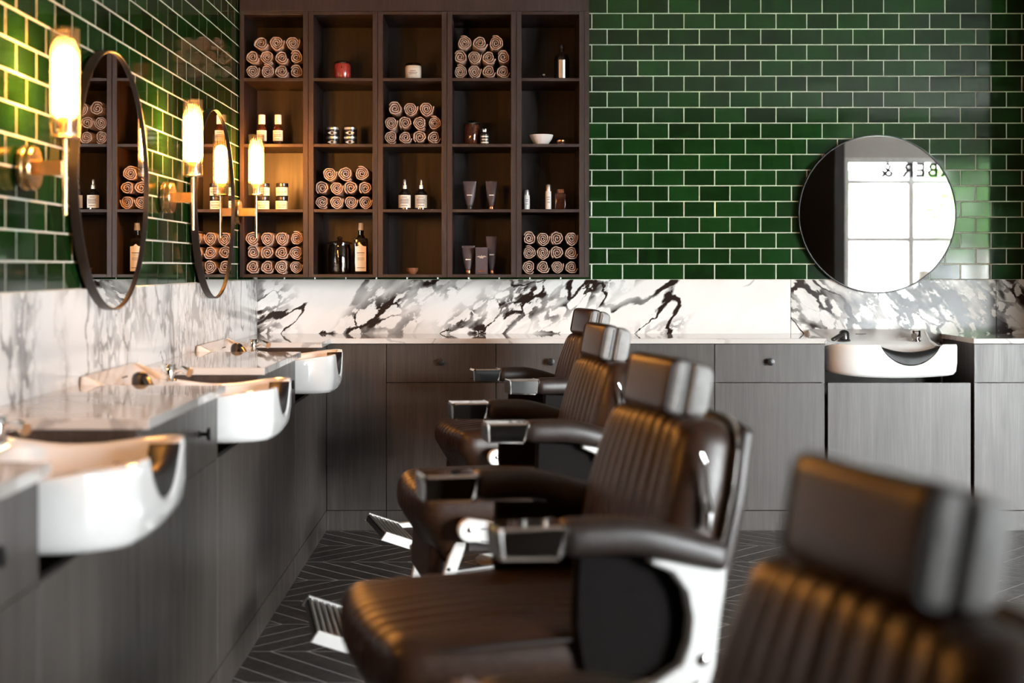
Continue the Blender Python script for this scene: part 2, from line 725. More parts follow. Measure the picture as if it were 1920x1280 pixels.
# marble splashback panels
for x0, x1, m in ((XL, 1.476, 'marble_back'), (1.478, 2.497, 'marble_breccia'), (2.499, XP, 'marble_breccia')):
    MB().box(x0, x1, YB - .014, YB + .001, .70, ZM, .0012).build('marble_panel', m, wb, smooth=False)
for y0, y1 in ((-1.4, 1.92), (1.922, 5.2), (5.202, YB - .014)):
    MB().box(XL - .001, XL + .014, y0, y1, .70, ZM, .0012).build('marble_panel', 'marble_left', wl, smooth=False)

# dark partition standing off the back wall at the right
pt = MB().box(XP, XP + .12, YB - .80, YB, 0, ZC).build('wall_partition', 'wall_dark', smooth=False)
tag(pt, 'dark partition wall at the end of the back counter', kind='structure')

# shop front: dark wall, glazed part at the right, side windows
o = MB().box(XL - .2, XG, YF - .2, YF, 0, ZC).build('wall_front', 'wall_dark', smooth=False)
tag(o, 'dark panelled wall behind the camera', kind='structure')
o = MB().box(XG, XG + .1, YF - .2, YG, 0, ZC).build('wall_return', 'wall_dark', smooth=False)
tag(o, 'dark return wall beside the shop front', kind='structure')
o = MB().box(XG + .1, XR + .2, YG - .1, YG, ZG, ZC).build('wall_bulkhead', 'plaster_white', smooth=False)
tag(o, 'white bulkhead over the shop window', kind='structure')
o = MB().box(XR, XR + .2, YG - .1, YB + .2, 0, ZC).build('wall_right', 'plaster_white', smooth=False)
tag(o, 'plain white right wall', kind='structure')


def window(name, label, along, fixed, a0, a1, z0, z1, nx, rails):
    """frame + mullions + panes; along 'x' or 'y'"""
    def bx(mb, p0, p1, q0, q1, d=.03):
        if along == 'x':
            mb.box(p0, p1, fixed - d, fixed + d, q0, q1, .003)
        else:
            mb.box(fixed - d, fixed + d, p0, p1, q0, q1, .003)
    root = bpy.data.objects.new(name, None)
    C.objects.link(root)
    tag(root, label, kind='structure')
    m = MB()
    bx(m, a0, a1, z0, z0 + .05)
    bx(m, a0, a1, z1 - .05, z1)
    bx(m, a0, a0 + .05, z0 + .05, z1 - .05)
    bx(m, a1 - .05, a1, z0 + .05, z1 - .05)
    m.build('window_frame', 'window_frame_white', root, smooth=False)
    w = (a1 - a0) / nx
    for i in range(1, nx):
        m = MB()
        bx(m, a0 + i * w - .025, a0 + i * w + .025, z0 + .05, z1 - .05, .025)
        m.build('mullion', 'window_frame_white', root, smooth=False)
    for rz in rails:
        m = MB()
        bx(m, a0 + .05, a1 - .05, rz - .02, rz + .02, .02)
        m.build('transom', 'window_frame_white', root, smooth=False)
    zs = [z0 + .05] + [r for r in rails] + [z1 - .05]
    for i in range(nx):
        for k in range(len(zs) - 1):
            m = MB()
            bx(m, a0 + i * w + .02, a0 + (i + 1) * w - .02, zs[k] + .015, zs[k + 1] - .015, .003)
            m.build('pane', 'window_glass', root, smooth=False)


window('window_1', 'glazed shop front seen in the round back mirror', 'x', YG - .05, XG + .1, XR, .0, ZG, 6, [.95, 1.5, 2.08])

# lettering in the top light of the shop front, reading BARBER & from inside
sg = thing('window_sign', 'black BARBER & lettering across the top of the shop window', 'sign', (4.39, YG + .004, 2.10))
MB().box(-.70, .70, -.016, -.004, -.01, .20, .002).build('sign_board', 'window_glass', sg, smooth=False)
cu = bpy.data.curves.new('lettering', 'FONT')
cu.body = 'BARBER &'
cu.size = .195
cu.extrude = .004
cu.offset = .006
cu.space_character = 1.2
cu.align_x = 'CENTER'
tmp = bpy.data.objects.new('tmp', cu)
C.objects.link(tmp)
bpy.context.view_layer.update()
me = bpy.data.meshes.new_from_object(tmp.evaluated_get(bpy.context.evaluated_depsgraph_get()))
bpy.data.objects.remove(tmp)
me.materials.clear()
me.materials.append(MAT['print_ink'])
# mesh lies in its xy plane, facing +z; stand it up facing into the room (+y)
o = link('lettering', me, sg, (.0, .002, .030), (R(90), 0, R(180)))

# outside: pavement, road, a building, trees, a parked car
o = MB().box(-30, 60, -60, 30, -.35, -.13).build('pavement', 'paving', smooth=False)
tag(o, 'pale pavement and street outside the shop', kind='structure')
o = MB().box(-30, 60, -20, -10.5, -.2, -.12).build('road', 'asphalt', smooth=False)
tag(o, 'grey asphalt road outside the shop', kind='structure')
bd = thing('street_building', 'pale building across the street seen in the round mirror', 'building', (9, -30, -.13))
MB().box(-14, 14, -3, 0, 0, 4.4).build('building_wall', 'facade', bd, smooth=False)
for k in range(8):
    for q in (1.0, 3.1):
        MB().box(-12.6 + k * 3.3, -10.9 + k * 3.3, -.05, .04, q, q + 1.3, .01).build('building_window', 'dark_glass', bd, smooth=False)


def tree(x, y, h, r, lab):
    t_ = thing('street_tree', lab, 'tree', (x, y, -.13), group='street trees')
    MB().tube([(0, 0, 0), (.05, 0, h * .35), (0, .05, h * .7)], [.16, .12, .06], 8).build('trunk', 'bark', t_)
    rr = random.Random(int(x * 10))
    m = MB()
    for k in range(420):
        a, b = rr.uniform(0, 2 * PI), math.acos(rr.uniform(-1, 1))
        q = r * rr.uniform(.35, 1) ** .6
        p = Vector((q * math.sin(b) * math.cos(a), q * math.sin(b) * math.sin(a), h * .72 + .75 * q * math.cos(b)))
        s_ = rr.uniform(.12, .26)
        u = Vector((rr.uniform(-1, 1), rr.uniform(-1, 1), rr.uniform(-1, 1))).normalized()
        w = u.orthogonal().normalized()
        m.add([p - u * s_, p + w * s_ * .5, p + u * s_, p - w * s_ * .5], [(0, 1, 2, 3)])
    tag(m.build('foliage', 'leaf_green', t_, smooth=False, recalc=False), kind='stuff')


tree(4.6, -9.0, 3.6, 1.3, 'leafy street tree outside, left in the round mirror')
tree(8.2, -9.5, 3.4, 1.2, 'leafy street tree outside, right in the round mirror')
car = thing('parked_car', 'grey parked car on the street seen in the round mirror', 'car', (7.4, -12.0, -.12))
body = [(-2.1, .35), (-2.15, .62), (-1.9, .80), (-1.1, .90), (-.55, 1.32), (.75, 1.36), (1.45, .95), (2.05, .82), (2.15, .55), (2.1, .32)]
MB().prism(body, -.82, .82, lambda a, b, c: (a, c, b), .05).build('car_body', 'car_paint', car)
win = [(-.95, .93), (-.5, 1.26), (.7, 1.29), (1.2, .95)]
for s_ in (-.825, .815):
    MB().prism(win, s_, s_ + .012, lambda a, b, c: (a, c, b)).build('car_window', 'dark_glass', car)
for wx in (-1.3, 1.35):
    for wy in (-.72, .72):
        M = Matrix.Translation((wx, wy, .33)) @ Matrix.Rotation(R(90), 4, 'X')
        w_ = MB().lathe([(.2, -.1), (.31, -.1), (.33, -.07), (.33, .07), (.31, .1), (.2, .1)], 20, M).build('wheel', 'rubber', car)

# ---------------------------------------------------------------- cabinets and counters
XC, YC = -.775, 6.44             # cabinet faces: left run, back run
DZ0, DZ1, PZ = .687, .866, .095   # drawer bottom, drawer top, plinth top


def knob_mesh():
    m = MB()
    m.lathe([(.010, 0), (.008, .004), (.0055, .008), (.0055, .021), (.0165, .024), (.0175, .027), (.0165, .031), (.009, .033)], 18)
    return m.mesh('knob', 'black_metal')


KNOB = knob_mesh()


def cabinet(label, w, loc, rotz, depth, drawers=1, knob=None, group='fitted drawer cabinets'):
    """local: x along the run, front towards -y, origin at the floor, front left corner."""
    t_ = thing('drawer_cabinet', label, 'cabinet', loc, rotz, group)
    MB().box(.001, w - .001, .020, depth, .0, .868).build('carcass', 'dark_wood', t_, smooth=False)
    MB().box(.001, w - .001, -.0012, .022, .0, PZ - .002, .0015).build('plinth', 'cabinet_wood', t_, smooth=False)
    n = drawers
    for i in range(n):
        a, b = w * i / n + .0015, w * (i + 1) / n - .0015
        d = MB().box(a, b, 0, .019, DZ0 + .0015, DZ1, .001).build('drawer_front', 'cabinet_wood', t_, smooth=False)
        kx = (a + b) / 2 if knob is None else knob
        k = link('knob', KNOB, d, (kx, 0, .785), (R(90), 0, 0))
        MB().box(a, b, 0, .019, PZ, DZ0 - .0015, .001).build('door', 'cabinet_wood', t_, smooth=False)
    return t_


def filler(label, w, loc, rotz, depth, ztop=.868):
    t_ = thing('filler_cabinet', label, 'cabinet', loc, rotz)
    MB().box(.001, w - .001, .020, depth, .0, ztop).build('carcass', 'dark_wood', t_, smooth=False)
    MB().box(.001, w - .001, -.0012, .022, .0, PZ - .002, .0015).build('plinth', 'cabinet_wood', t_, smooth=False)
    MB().box(.0015, w - .0015, 0, .019, PZ, ztop - .002, .001).build('front_panel', 'cabinet_wood', t_, smooth=False)
    return t_


def basin_bay(label, w, loc, rotz, depth):
    """low cabinet under a basin: open at the top"""
    t_ = thing('basin_cabinet', label, 'cabinet', loc, rotz, 'low cabinets under the wash basins')
    MB().box(.001, w - .001, .020, depth, .0, .55).build('carcass', 'dark_wood', t_, smooth=False)
    MB().box(.001, w - .001, depth - .012, depth - .001, .551, .708).build('back_board', 'dark_wood', t_, smooth=False)
    MB().box(.001, w - .001, -.0012, .022, .0, PZ - .002, .0015).build('plinth', 'cabinet_wood', t_, smooth=False)
    MB().box(.0015, w - .0015, 0, .019, PZ, DZ0, .001).build('front_panel', 'cabinet_wood', t_, smooth=False)
    return t_


def side_panel(t_, w, depth):
    for x0 in (0.0, w - .016):
        MB().box(x0, x0 + .016, .003, depth, .0, .868, .001).build('side_panel', 'cabinet_wood', t_, smooth=False)


DB = YB - .015 - YC              # depth of the back run
DL = XC - (XL + .015)            # depth of the left run
BW = .66
# left run, seen from the room the run goes along +y: local x -> +y, local -y -> +x : rotz = 90
LROT = R(90)
bays = [2.365, 3.897, 5.425]
cabs = [(1.490, 2.365, 'near dark wood drawer cabinet cut by the left picture edge'),
        (3.025, 3.897, 'dark wood drawer cabinet between the first and second basins'),
        (4.557, 5.425, 'dark wood drawer cabinet between the second and third basins')]
for y0, y1, lab in cabs:
    t_ = cabinet(lab, y1 - y0, (XC, y0, 0), LROT, DL, 1, .62)
    side_panel(t_, y1 - y0, DL)
for b, nm in zip(bays, ('nearest', 'middle', 'farthest')):
    basin_bay('low dark wood panel cabinet under the %s left basin' % nm, BW, (XC, b, 0), LROT, DL)
filler('plain dark wood corner cabinet beyond the farthest left basin', YC - (bays[2] + BW), (XC, bays[2] + BW, 0), LROT, DL)
# back run: local x -> +x, front towards -y
XB0 = XC
x_edges = [-.497, .012, .520, 1.028, 1.540]
filler('plain wood corner panel at the left end of the back counter', x_edges[0] - XC, (XC, YC, 0), 0, DB)
for i, nm in enumerate(('first', 'second', 'third', 'fourth')):
    t_ = cabinet('wood drawer cabinet, %s from the corner under the back counter' % nm, x_edges[i + 1] - x_edges[i],
                 (x_edges[i], YC, 0), 0, DB)
    if i == 3:
        side_panel(t_, x_edges[4] - x_edges[3], DB)
MB().box(1.541, 1.556, YC + .002, YB - .02, 0, .868, .001)
basin_bay('low wood panel cabinet under the back basin', 2.219 - 1.552, (1.552, YC, 0), 0, DB)
t_ = cabinet('wood drawer cabinet right of the back basin', XP - 2.232, (2.232, YC, 0), 0, DB)
side_panel(t_, XP - 2.232, DB)

# worktops
XS, YS = -.752, 6.425


def worktop(label, boxes, group='polished stone worktops'):
    m = MB()
    o = None
    t_ = boxes
    m.box(*boxes, .0018)
    o = m.build('worktop', 'counter_stone', None, smooth=False)
    return tag(o, label, 'worktop', group)


worktop('near polished stone worktop cut by the left picture edge', (XL + .0145, XS, 1.492, 2.362, .869, ZT))
worktop('polished stone worktop between the first and second basins', (XL + .0145, XS, 3.027, 3.894, .869, ZT))
worktop('polished stone worktop between the second and third basins', (XL + .0145, XS, 4.559, 5.422, .869, ZT))
# L-shaped corner worktop
poly = [(XL + .0145, bays[2] + BW + .003), (XS, bays[2] + BW + .003), (XS, YS), (1.545, YS), (1.545, YB - .0145), (XL + .0145, YB - .0145)]
o = MB().prism(poly, .869, ZT, lambda a, b, c: (a, b, c), .0018).build('worktop', 'counter_stone', None, smooth=False)
tag(o, 'long polished stone worktop running round the far corner', 'worktop', 'polished stone worktops')
worktop('polished stone worktop right of the back basin', (2.226, XP, YS, YB - .0145, .869, ZT))

# ---------------------------------------------------------------- wash basins
BWD, BDP = .585, .526


def rr_outline(x0, x1, y0, y1, radii, n_corner=8, n_edge=10):
    """rounded rectangle from (x0,y0): bl, br, tr, tl radii; counter-clockwise"""
    cs = [((x0, y0), radii[0], 180), ((x1, y0), radii[1], 270), ((x1, y1), radii[2], 0), ((x0, y1), radii[3], 90)]
    cen = [(x0 + radii[0], y0 + radii[0]), (x1 - radii[1], y0 + radii[1]), (x1 - radii[2], y1 - radii[2]), (x0 + radii[3], y1 - radii[3])]
    pts = []
    for k in range(4):
        r = radii[k]
        a0 = cs[k][2]
        arc = [(cen[k][0] + r * math.cos(R(a0 + 90 * i / n_corner)), cen[k][1] + r * math.sin(R(a0 + 90 * i / n_corner))) for i in range(n_corner + 1)]
        pts += arc
        k2 = (k + 1) % 4
        r2 = radii[k2]
        b0 = cs[k2][2]
        q = (cen[k2][0] + r2 * math.cos(R(b0)), cen[k2][1] + r2 * math.sin(R(b0)))
        p = arc[-1]
        ne = n_edge * (3 if k == 2 else 1)
        pts += [(p[0] + (q[0] - p[0]) * i / ne, p[1] + (q[1] - p[1]) * i / ne) for i in range(1, ne)]
    return pts


def rim_z(u, v):
    z = .868 + .046 * smooth01(.105, .025, v) - .020 * smooth01(.08, .26, v) + .020 * smooth01(.30, .50, v)
    x = (u - .358) / .140
    if abs(x) < 1:
        z -= .098 * (1 - x * x) ** .75 * smooth01(.37, .47, v)
    return z


def basin_parts():
    # local: u = x along the wall, v = depth from the wall (towards -y), z up. v is measured as -y
    outer = rr_outline(0, BWD, .004, BDP, (.02, .02, .038, .15))
    inner = rr_outline(.135, BWD - .026, .175, BDP - .024, (.07, .07, .030, .10))

    # bow the front a little
    def bow(p):
        u, v = p
        return (u, v + (.0 if v < .3 else .016 * (1 - ((u - .3) / .3) ** 2) - .008))
    outer = [bow(p) for p in outer]
    inner = [bow(p) for p in inner]
    n = len(outer)

    def ins(poly, d):
        return inset(poly, d)
    rings = []
    cu_, cv_ = BWD / 2, BDP / 2

    def zb(u, v):
        return .712 + .03 * smooth01(.16, .02, u) * 0 + .016 * ((u - .30) / .3) ** 2
    o1 = ins(outer, .05)
    rings.append([(p[0], p[1], zb(*p) - .002) for p in o1])
    o2 = ins(outer, .016)
    rings.append([(p[0], p[1], zb(*p) + .004) for p in o2])
    o3 = ins(outer, .005)
    rings.append([(p[0], p[1], zb(*p) + .018) for p in o3])
    for f in (.25, .5, .75, .94):
        rings.append([(p[0], p[1], (zb(*p) + .03) * (1 - f) + (rim_z(*p) - .004) * f) for p in outer])
    o4 = ins(outer, .003)
    rings.append([(p[0], p[1], rim_z(*p)) for p in o4])
    o5 = ins(outer, .010)
    rings.append([(p[0], p[1], rim_z(*p) + .0015) for p in o5])
    # deck to the bowl opening
    mid = [((a[0] + b[0]) / 2, (a[1] + b[1]) / 2) for a, b in zip(o5, inner)]
    rings.append([(p[0], p[1], rim_z(*p) - .001) for p in mid])
    rings.append([(p[0], p[1], rim_z(*p) - .003) for p in inner])
    i1 = ins(inner, .008)
    rings.append([(p[0], p[1], rim_z(*p) - .014) for p in i1])
    i2 = ins(inner, .030)
    rings.append([(p[0], p[1], min(rim_z(*p) - .05, .80)) for p in i2])
    i3 = ins(inner, .055)
    rings.append([(p[0], p[1], .755) for p in i3])
    i4 = [(.35 + (p[0] - .35) * .35, .34 + (p[1] - .34) * .35) for p in i3]
    rings.append([(p[0], p[1], .742) for p in i4])
    m = MB()
    vs, fs = [], []
    for rg in rings:
        vs += [(p[0], -p[1], p[2]) for p in rg]
    for j in range(len(rings) - 1):
        for i in range(n):
            k = (i + 1) % n
            fs.append((j * n + i, j * n + k, (j + 1) * n + k, (j + 1) * n + i))
    fs.append(tuple(range(n)))
    fs.append(tuple((len(rings) - 1) * n + i for i in range(n)))
    m.add(vs, fs)
    body = m.mesh('bowl', 'ceramic', 50)
    # black neck rest: crescent lying in the notch
    m = MB()
    cs = []
    NS = 26
    for i in range(NS + 1):
        x = -0.97 + 1.94 * i / NS
        u = .358 + x * .140
        zn = .868 - .098 * max(0, 1 - x * x) ** .75
        zt = .866 - .030 * (1 - x * x) - .004
        zn = min(zn + .0015, zt - .0006)
        vf = BDP + .004 - .004 * abs(x)
        prof = [(vf - .055, zn - .012), (vf - .012, zn), (vf - .001, zn + .004), (vf - .002, (zn + zt) / 2), (vf - .010, zt - (zt - zn) * .12),
                (vf - .030, zt), (vf - .055, zt - (zt - zn) * .3), (vf - .065, (zn + zt) / 2)]
        cs.append([(u, -a, b) for a, b in prof])
    k = len(cs[0])
    vs = [p for c_ in cs for p in c_]
    fs = []
    for j in range(NS):
        for i in range(k):
            i2_ = (i + 1) % k
            fs.append((j * k + i, j * k + i2_, (j + 1) * k + i2_, (j + 1) * k + i))
    fs.append(tuple(range(k)))
    fs.append(tuple(NS * k + i for i in range(k)))
    m.add(vs, fs)
    neck = m.mesh('neck_rest', 'rubber', 60)
    # black mixer with a lever
    m = MB()
    m.lathe([(.030, 0), (.031, .006), (.026, .012), (.025, .038), (.021, .048), (.012, .054), (.003, .056)], 20, Matrix.Translation((.150, -.140, .863)))
    mix = m.mesh('mixer', 'black_satin')
    m = MB()
    m.rbox((0, 0, 0), (.070, .024, .018), .008, (3, 1, 1), 3, None,
           Matrix.Translation((.108, -.175, .885)) @ Matrix.Rotation(R(28), 4, 'Z') @ Matrix.Rotation(R(-24), 4, 'Y'))
    lev = m.mesh('lever', 'black_satin')
    # chrome hand shower standing in its socket
    m = MB()
    T = Matrix.Translation((.500, -.140, .863))
    m.lathe([(.026, 0), (.026, .005), (.019, .007), (.019, .016), (.023, .018), (.023, .050), (.021, .053), (.010, .054)], 24, T)
    sp = m.mesh('hand_shower', 'chrome')
    m = MB()
    m.tube([(.500, -.155, .891), (.485, -.19, .901), (.468, -.215, .891)], [.010, .011, .014], 12)
    hd = m.mesh('spout', 'chrome')
    m = MB()
    m.box(.225, .277, -.070, -.066, .893, .8965)
    lg = m.mesh('maker_mark', 'print_ink', smooth=False)
    return body, neck, mix, lev, sp, hd, lg


BP = basin_parts()


def basin(label, loc, rotz):
    t_ = thing('wash_basin', label, 'basin', loc, rotz, 'white ceramic wash basins')
    link('bowl', BP[0], t_)
    tag(link('neck_rest', BP[1], t_), 'black rubber neck rest')
    mx = tag(link('mixer', BP[2], t_), 'black mixer tap')
    link('lever', BP[3], mx)
    sp = tag(link('hand_shower', BP[4], t_), 'chrome hand shower')
    link('spout', BP[5], sp)
    link('maker_mark', BP[6], t_)
    return t_


for b, nm in zip(bays, ('nearest', 'middle', 'farthest')):
    basin('white ceramic neck-notch wash basin on the left, %s of three' % nm, (XL + .0145, b + .006, 0), LROT)
basin('white ceramic neck-notch wash basin under the round back mirror', (1.556, YB - .0145, 0), 0)


# ---------------------------------------------------------------- mirrors
def mirror(label, loc, rotz, r=.392):
    """local: facing -y, origin at the centre on the wall"""
    t_ = thing('round_mirror', label, 'mirror', loc, rotz, 'round wall mirrors')
    A = Matrix.Rotation(R(90), 4, 'X')
    MB().lathe([(r - .004, .002), (r - .004, .020)], 96, A).build('mirror_glass', 'mirror_silver', t_, 30)
    MB().lathe([(r - .012, 0), (r, 0), (r, .027), (r - .001, .028), (r - .0045, .028), (r - .0055, .027), (r - .0055, .016)], 96, A,
               False, False).build('frame', 'black_metal', t_, 30)
    return t_


mirror('large round black-framed mirror on the back wall above the basin', (1.902, YB - .014, 1.486), 0)
mirror('near round black-framed mirror on the left wall', (XL + .014, 4.215, 1.486), R(90))
mirror('far round black-framed mirror on the left wall by the shelves', (XL + .014, 5.75, 1.486), R(90))


# ---------------------------------------------------------------- wall lamps
def sconce(label, y):
    """local: wall plane x = 0, lamp stands out along +x"""
    t_ = thing('wall_lamp', label, 'lamp', (XL + .009, y, 0), 0, 'brass wall lamps with ribbed glass tubes')
    A = Matrix.Translation((0, 0, 1.472)) @ Matrix.Rotation(R(90), 4, 'Y')
    MB().lathe([(.055, 0), (.056, .004), (.056, .012), (.054, .014), (.054, .018), (.056, .020), (.056, .030), (.053, .034), (.02, .035)], 40, A).build('wall_plate', 'brass', t_)
    MB().box(.033, .102, -.010, .010, 1.453, 1.491, .002).build('arm', 'brass', t_, smooth=False)
    X0 = .105
    MB().tube([(X0, 0, 1.355), (X0, 0, 1.558)], .0065, 14).build('stem', 'brass', t_)
    MB().lathe([(.012, 1.545), (.033, 1.546), (.034, 1.550), (.030, 1.553), (.0165, 1.555), (.0165, 1.598), (.014, 1.602)], 28,
               Matrix.Translation((X0, 0, 0))).build('socket', 'brass', t_)
    # ribbed glass tube, open at the top
    n = 96
    vs, fs = [], []
    prof = [(1.552, 0), (1.820, 0), (1.8215, -.0015), (1.820, -.003), (1.552, -.003)]
    for z, dr in prof:
        for i in range(n):
            a = 2 * PI * i / n
            r = .0345 + dr + (.0011 * math.cos(a * 24) if dr == 0 else 0)
            vs.append((X0 + r * math.cos(a), r * math.sin(a), z))
    for j in range(len(prof) - 1):
        for i in range(n):
            k = (i + 1) % n
            fs.append((j * n + i, j * n + k, (j + 1) * n + k, (j + 1) * n + i))
    m = MB()
    m.add(vs, fs)
    tag(m.build('glass_tube', 'lamp_glass', t_, 60), 'clear ribbed glass tube')
    tag(MB().lathe([(.010, 1.600), (.024, 1.606), (.0285, 1.618), (.0285, 1.745), (.025, 1.760), (.014, 1.772), (.003, 1.775)], 24,
                   Matrix.Translation((X0, 0, 0))).build('bulb', 'bulb_glow', t_, 60), 'glowing frosted tube bulb')
    return t_


sconce('brass wall lamp beside the nearest basin, beyond the left picture edge', 1.93)
sconce('glowing brass wall lamp nearest, left of the near round mirror', 3.47)
sconce('glowing brass wall lamp between the two left round mirrors', 4.95)
sconce('glowing brass wall lamp in the far corner beside the shelves', 6.27)

# ---------------------------------------------------------------- shelf unit
SYF, SYB = 6.428, 6.790
su = thing('shelf_unit', 'tall dark walnut shelf unit with twenty open cubbies', 'shelves', (XL + .010, SYF, 1.176))
K = F / SYF                                       # px per metre at the front plane


def sx(px):
    return (px - 925) / K - (XL + .010)


def sz(py):
    return (500 - py) / K + CAM_Z - 1.176


cols = [(457.5, 568), (588, 698.5), (718, 828), (848, 958), (978, 1086)]
zin = [sz(514), sz(392), sz(269.5), sz(146)]        # inner bottoms from the lowest row up
ztopin = sz(27.3)
TH = .0145
HT = ZC - 1.176 - .004
DEP = SYB - SYF
MB().box(0, sx(1105), DEP, DEP + .018, 0, HT, .001).build('back_panel', 'walnut', su, smooth=False)
MB().box(0, sx(1105), DEP + .018, YB - SYF - .011, .0, HT).build('backing_frame', 'dark_wood', su, smooth=False)
MB().box(0, sx(1105), 0, DEP, sz(21), HT, .001).build('top_panel', 'walnut', su, smooth=False)
edges = [(445, 457.5)] + [(cols[i][1], cols[i + 1][0]) for i in range(4)] + [(1086, 1105)]
for i, (a, b) in enumerate(edges):
    x0, x1 = max(0.0, sx(a)), sx(b)
    if 0 < i < 5:
        xm = (x0 + x1) / 2
        for p, q in ((x0, xm - .0008), (xm + .0008, x1)):
            MB().box(p, q, 0, DEP, 0, sz(21) - .0008, .0012).build('upright', 'walnut', su, smooth=False)
    elif i == 0:
        MB().box(x0, x1, 0, DEP, 0, sz(21) - .0008, .0012).build('upright', 'walnut', su, smooth=False)
    else:
        xm = x0 + .024
        MB().box(x0, xm, 0, DEP, 0, sz(21) - .0008, .0012).build('upright', 'walnut', su, smooth=False)
        MB().box(xm + .0008, x1, 0, DEP, 0, sz(21) - .0008, .0012).build('upright', 'walnut', su, smooth=False)
for c0, c1 in cols:
    for z in zin:
        MB().box(sx(c0), sx(c1), .001, DEP, z - TH, z, .001).build('shelf_board', 'walnut', su, smooth=False)
    MB().box(sx(c0), sx(c1), .001, DEP, ztopin, sz(21) - .001, .001).build('shelf_board', 'walnut', su, smooth=False)

ZROW = [sz(146) + 1.176, sz(269.5) + 1.176, sz(392) + 1.176, sz(514) + 1.176]     # rows from the top, world heights


# rolled towels
def towel_mesh(seed):
    rr = random.Random(seed)
    turns = rr.uniform(2.7, 3.4)
    n = 64
    r0, r1 = .006, .0350
    th = (r1 - r0) / turns * .66
    ph = rr.uniform(0, 2 * PI)
    o_, i_ = [], []
    for k in range(n + 1):
        f = k / n
        a = ph + f * turns * 2 * PI
        w = 1 + .05 * math.sin(3 * a + seed) + .035 * math.sin(7 * a + 2 * seed)
        ro = (r0 + (r1 - r0) * f) * w
        ri = max(.0012, ro - th * (1 + .15 * math.sin(5 * a)))
        o_.append((ro * math.cos(a), ro * math.sin(a)))
        i_.append((ri * math.cos(a), ri * math.sin(a)))
    m = MB()
    L = .20
    vs, fs = [], []
    bul = .004
    for (y, sc) in ((0.004, .90), (0.0, .5), (L, .5)):
        pass
    # section strips: front edge rounded over
    for k in range(n + 1):
        (ox, oz), (ix, iz) = o_[k], i_[k]
        mx, mz = (ox + ix) / 2, (oz + iz) / 2
        dz_ = .010 * (1 - k / n) + .004 * math.sin(k * .35 + seed)
        vs += [(ox, L, oz), (ox, bul + dz_, oz), (mx + (ox - mx) * .55, .0008 + dz_, mz + (oz - mz) * .55), (mx + (ix - mx) * .55, .0008 + dz_, mz + (iz - mz) * .55),
               (ix, bul + dz_ + .004, iz), (ix, L, iz)]
    for k in range(n):
        for q in range(6):
            q2 = (q + 1) % 6
            fs.append((k * 6 + q, k * 6 + q2, (k + 1) * 6 + q2, (k + 1) * 6 + q))
    fs.append(tuple(range(6)))
    fs.append(tuple(n * 6 + q for q in range(6)))
    m.add(vs, fs)
    return m.mesh('rolled_towel', 'towel', 50)


TOWELS = [towel_mesh(s_) for s_ in range(7)]
ORD = ['leftmost', 'second', 'third', 'rightmost']


def towel_stack(col, row, rows, cub):
    x0, x1 = [sx(q) + XL + .010 for q in cols[col]]
    z = ZROW[row]
    rr = random.Random(col * 10 + row)
    nrow = len(rows)
    for ri, n in enumerate(rows):                 # from the bottom row up
        rowname = ['bottom', 'middle', 'top'][ri]
        w = (x1 - x0 - .004) / 4
        ln = n * w + (0 if n == 4 else .02)
        xs = x0 + .002 + ((x1 - x0 - .004) - ln) / 2 + (rr.uniform(-.012, .012) if n == 3 else 0)
        wi = ln / n
        for i in range(n):
            a = rr.uniform(.0, 2 * PI)
            o = link('rolled_towel', rr.choice(TOWELS), None)
            sxs = wi / .0710 * rr.uniform(.97, 1.03)
            szs = rr.uniform(.93, 1.02) * (.99 if ri < 2 else 1.04)
            o.scale = (sxs, rr.uniform(.9, 1.05), szs)
            o.location = (xs + (i + .5) * wi, SYF + .018 + rr.uniform(0, .014), z + .0345 + ri * .0660 + rr.uniform(-.001, .001))
            o.rotation_euler = (0, 0, rr.uniform(-.05, .05))
            nm = ORD[i] if (n == 4 or i < 2) else 'rightmost'
            if n == 3 and i == 1:
                nm = 'central'
            tag(o, 'rolled beige towel, %s of the %s row, %s' % (nm, rowname, cub), 'towel', 'towels, ' + cub)


towel_stack(0, 0, [4, 4, 3], 'top cubby of the first shelf column')
towel_stack(0, 3, [4, 4, 4], 'bottom cubby of the first shelf column')
towel_stack(1, 2, [4, 4, 3], 'third cubby of the second shelf column')
towel_stack(2, 1, [4, 4, 3], 'second cubby of the middle shelf column')
towel_stack(3, 0, [4, 4, 3], 'top cubby of the fourth shelf column')
towel_stack(4, 3, [4, 4, 4], 'bottom cubby of the last shelf column')

# toiletries
YI = 6.54
KI = F / YI


def ix(px):
    return (px - 925) / KI


def item(name, label, cat, px, row, y=YI, group=None, rz=0.0):
    return thing(name, label, cat, (ix(px), y, ZROW[row]), rz, group)


def label_band(r, z0, z1, span=150, n=20, a_c=270, off=.0006):
    """curved paper label on a round bottle"""
    m = MB()
    vs, fs = [], []
    for i in range(n + 1):
        a = R(a_c - span / 2 + span * i / n)
        for z in (z0, z1):
            for rr_ in (r + off, r + off + .0004):
                vs.append((rr_ * math.cos(a), rr_ * math.sin(a), z))
    for i in range(n):
        k, q = i * 4, (i + 1) * 4
        fs += [(k + 1, q + 1, q + 3, k + 3), (k, k + 2, q + 2, q), (k, q, q + 1, k + 1), (k + 2, k + 3, q + 3, q + 2)]
    m.add(vs, fs)
    return m


def print_lines(r, zs, widths, off=.0012):
    m = MB()
    for z, w in zip(zs, widths):
        b = label_band(r, z - .0011, z + .0011, w, 8, 270, off)
        m.add(b.v, b.f)
    return m


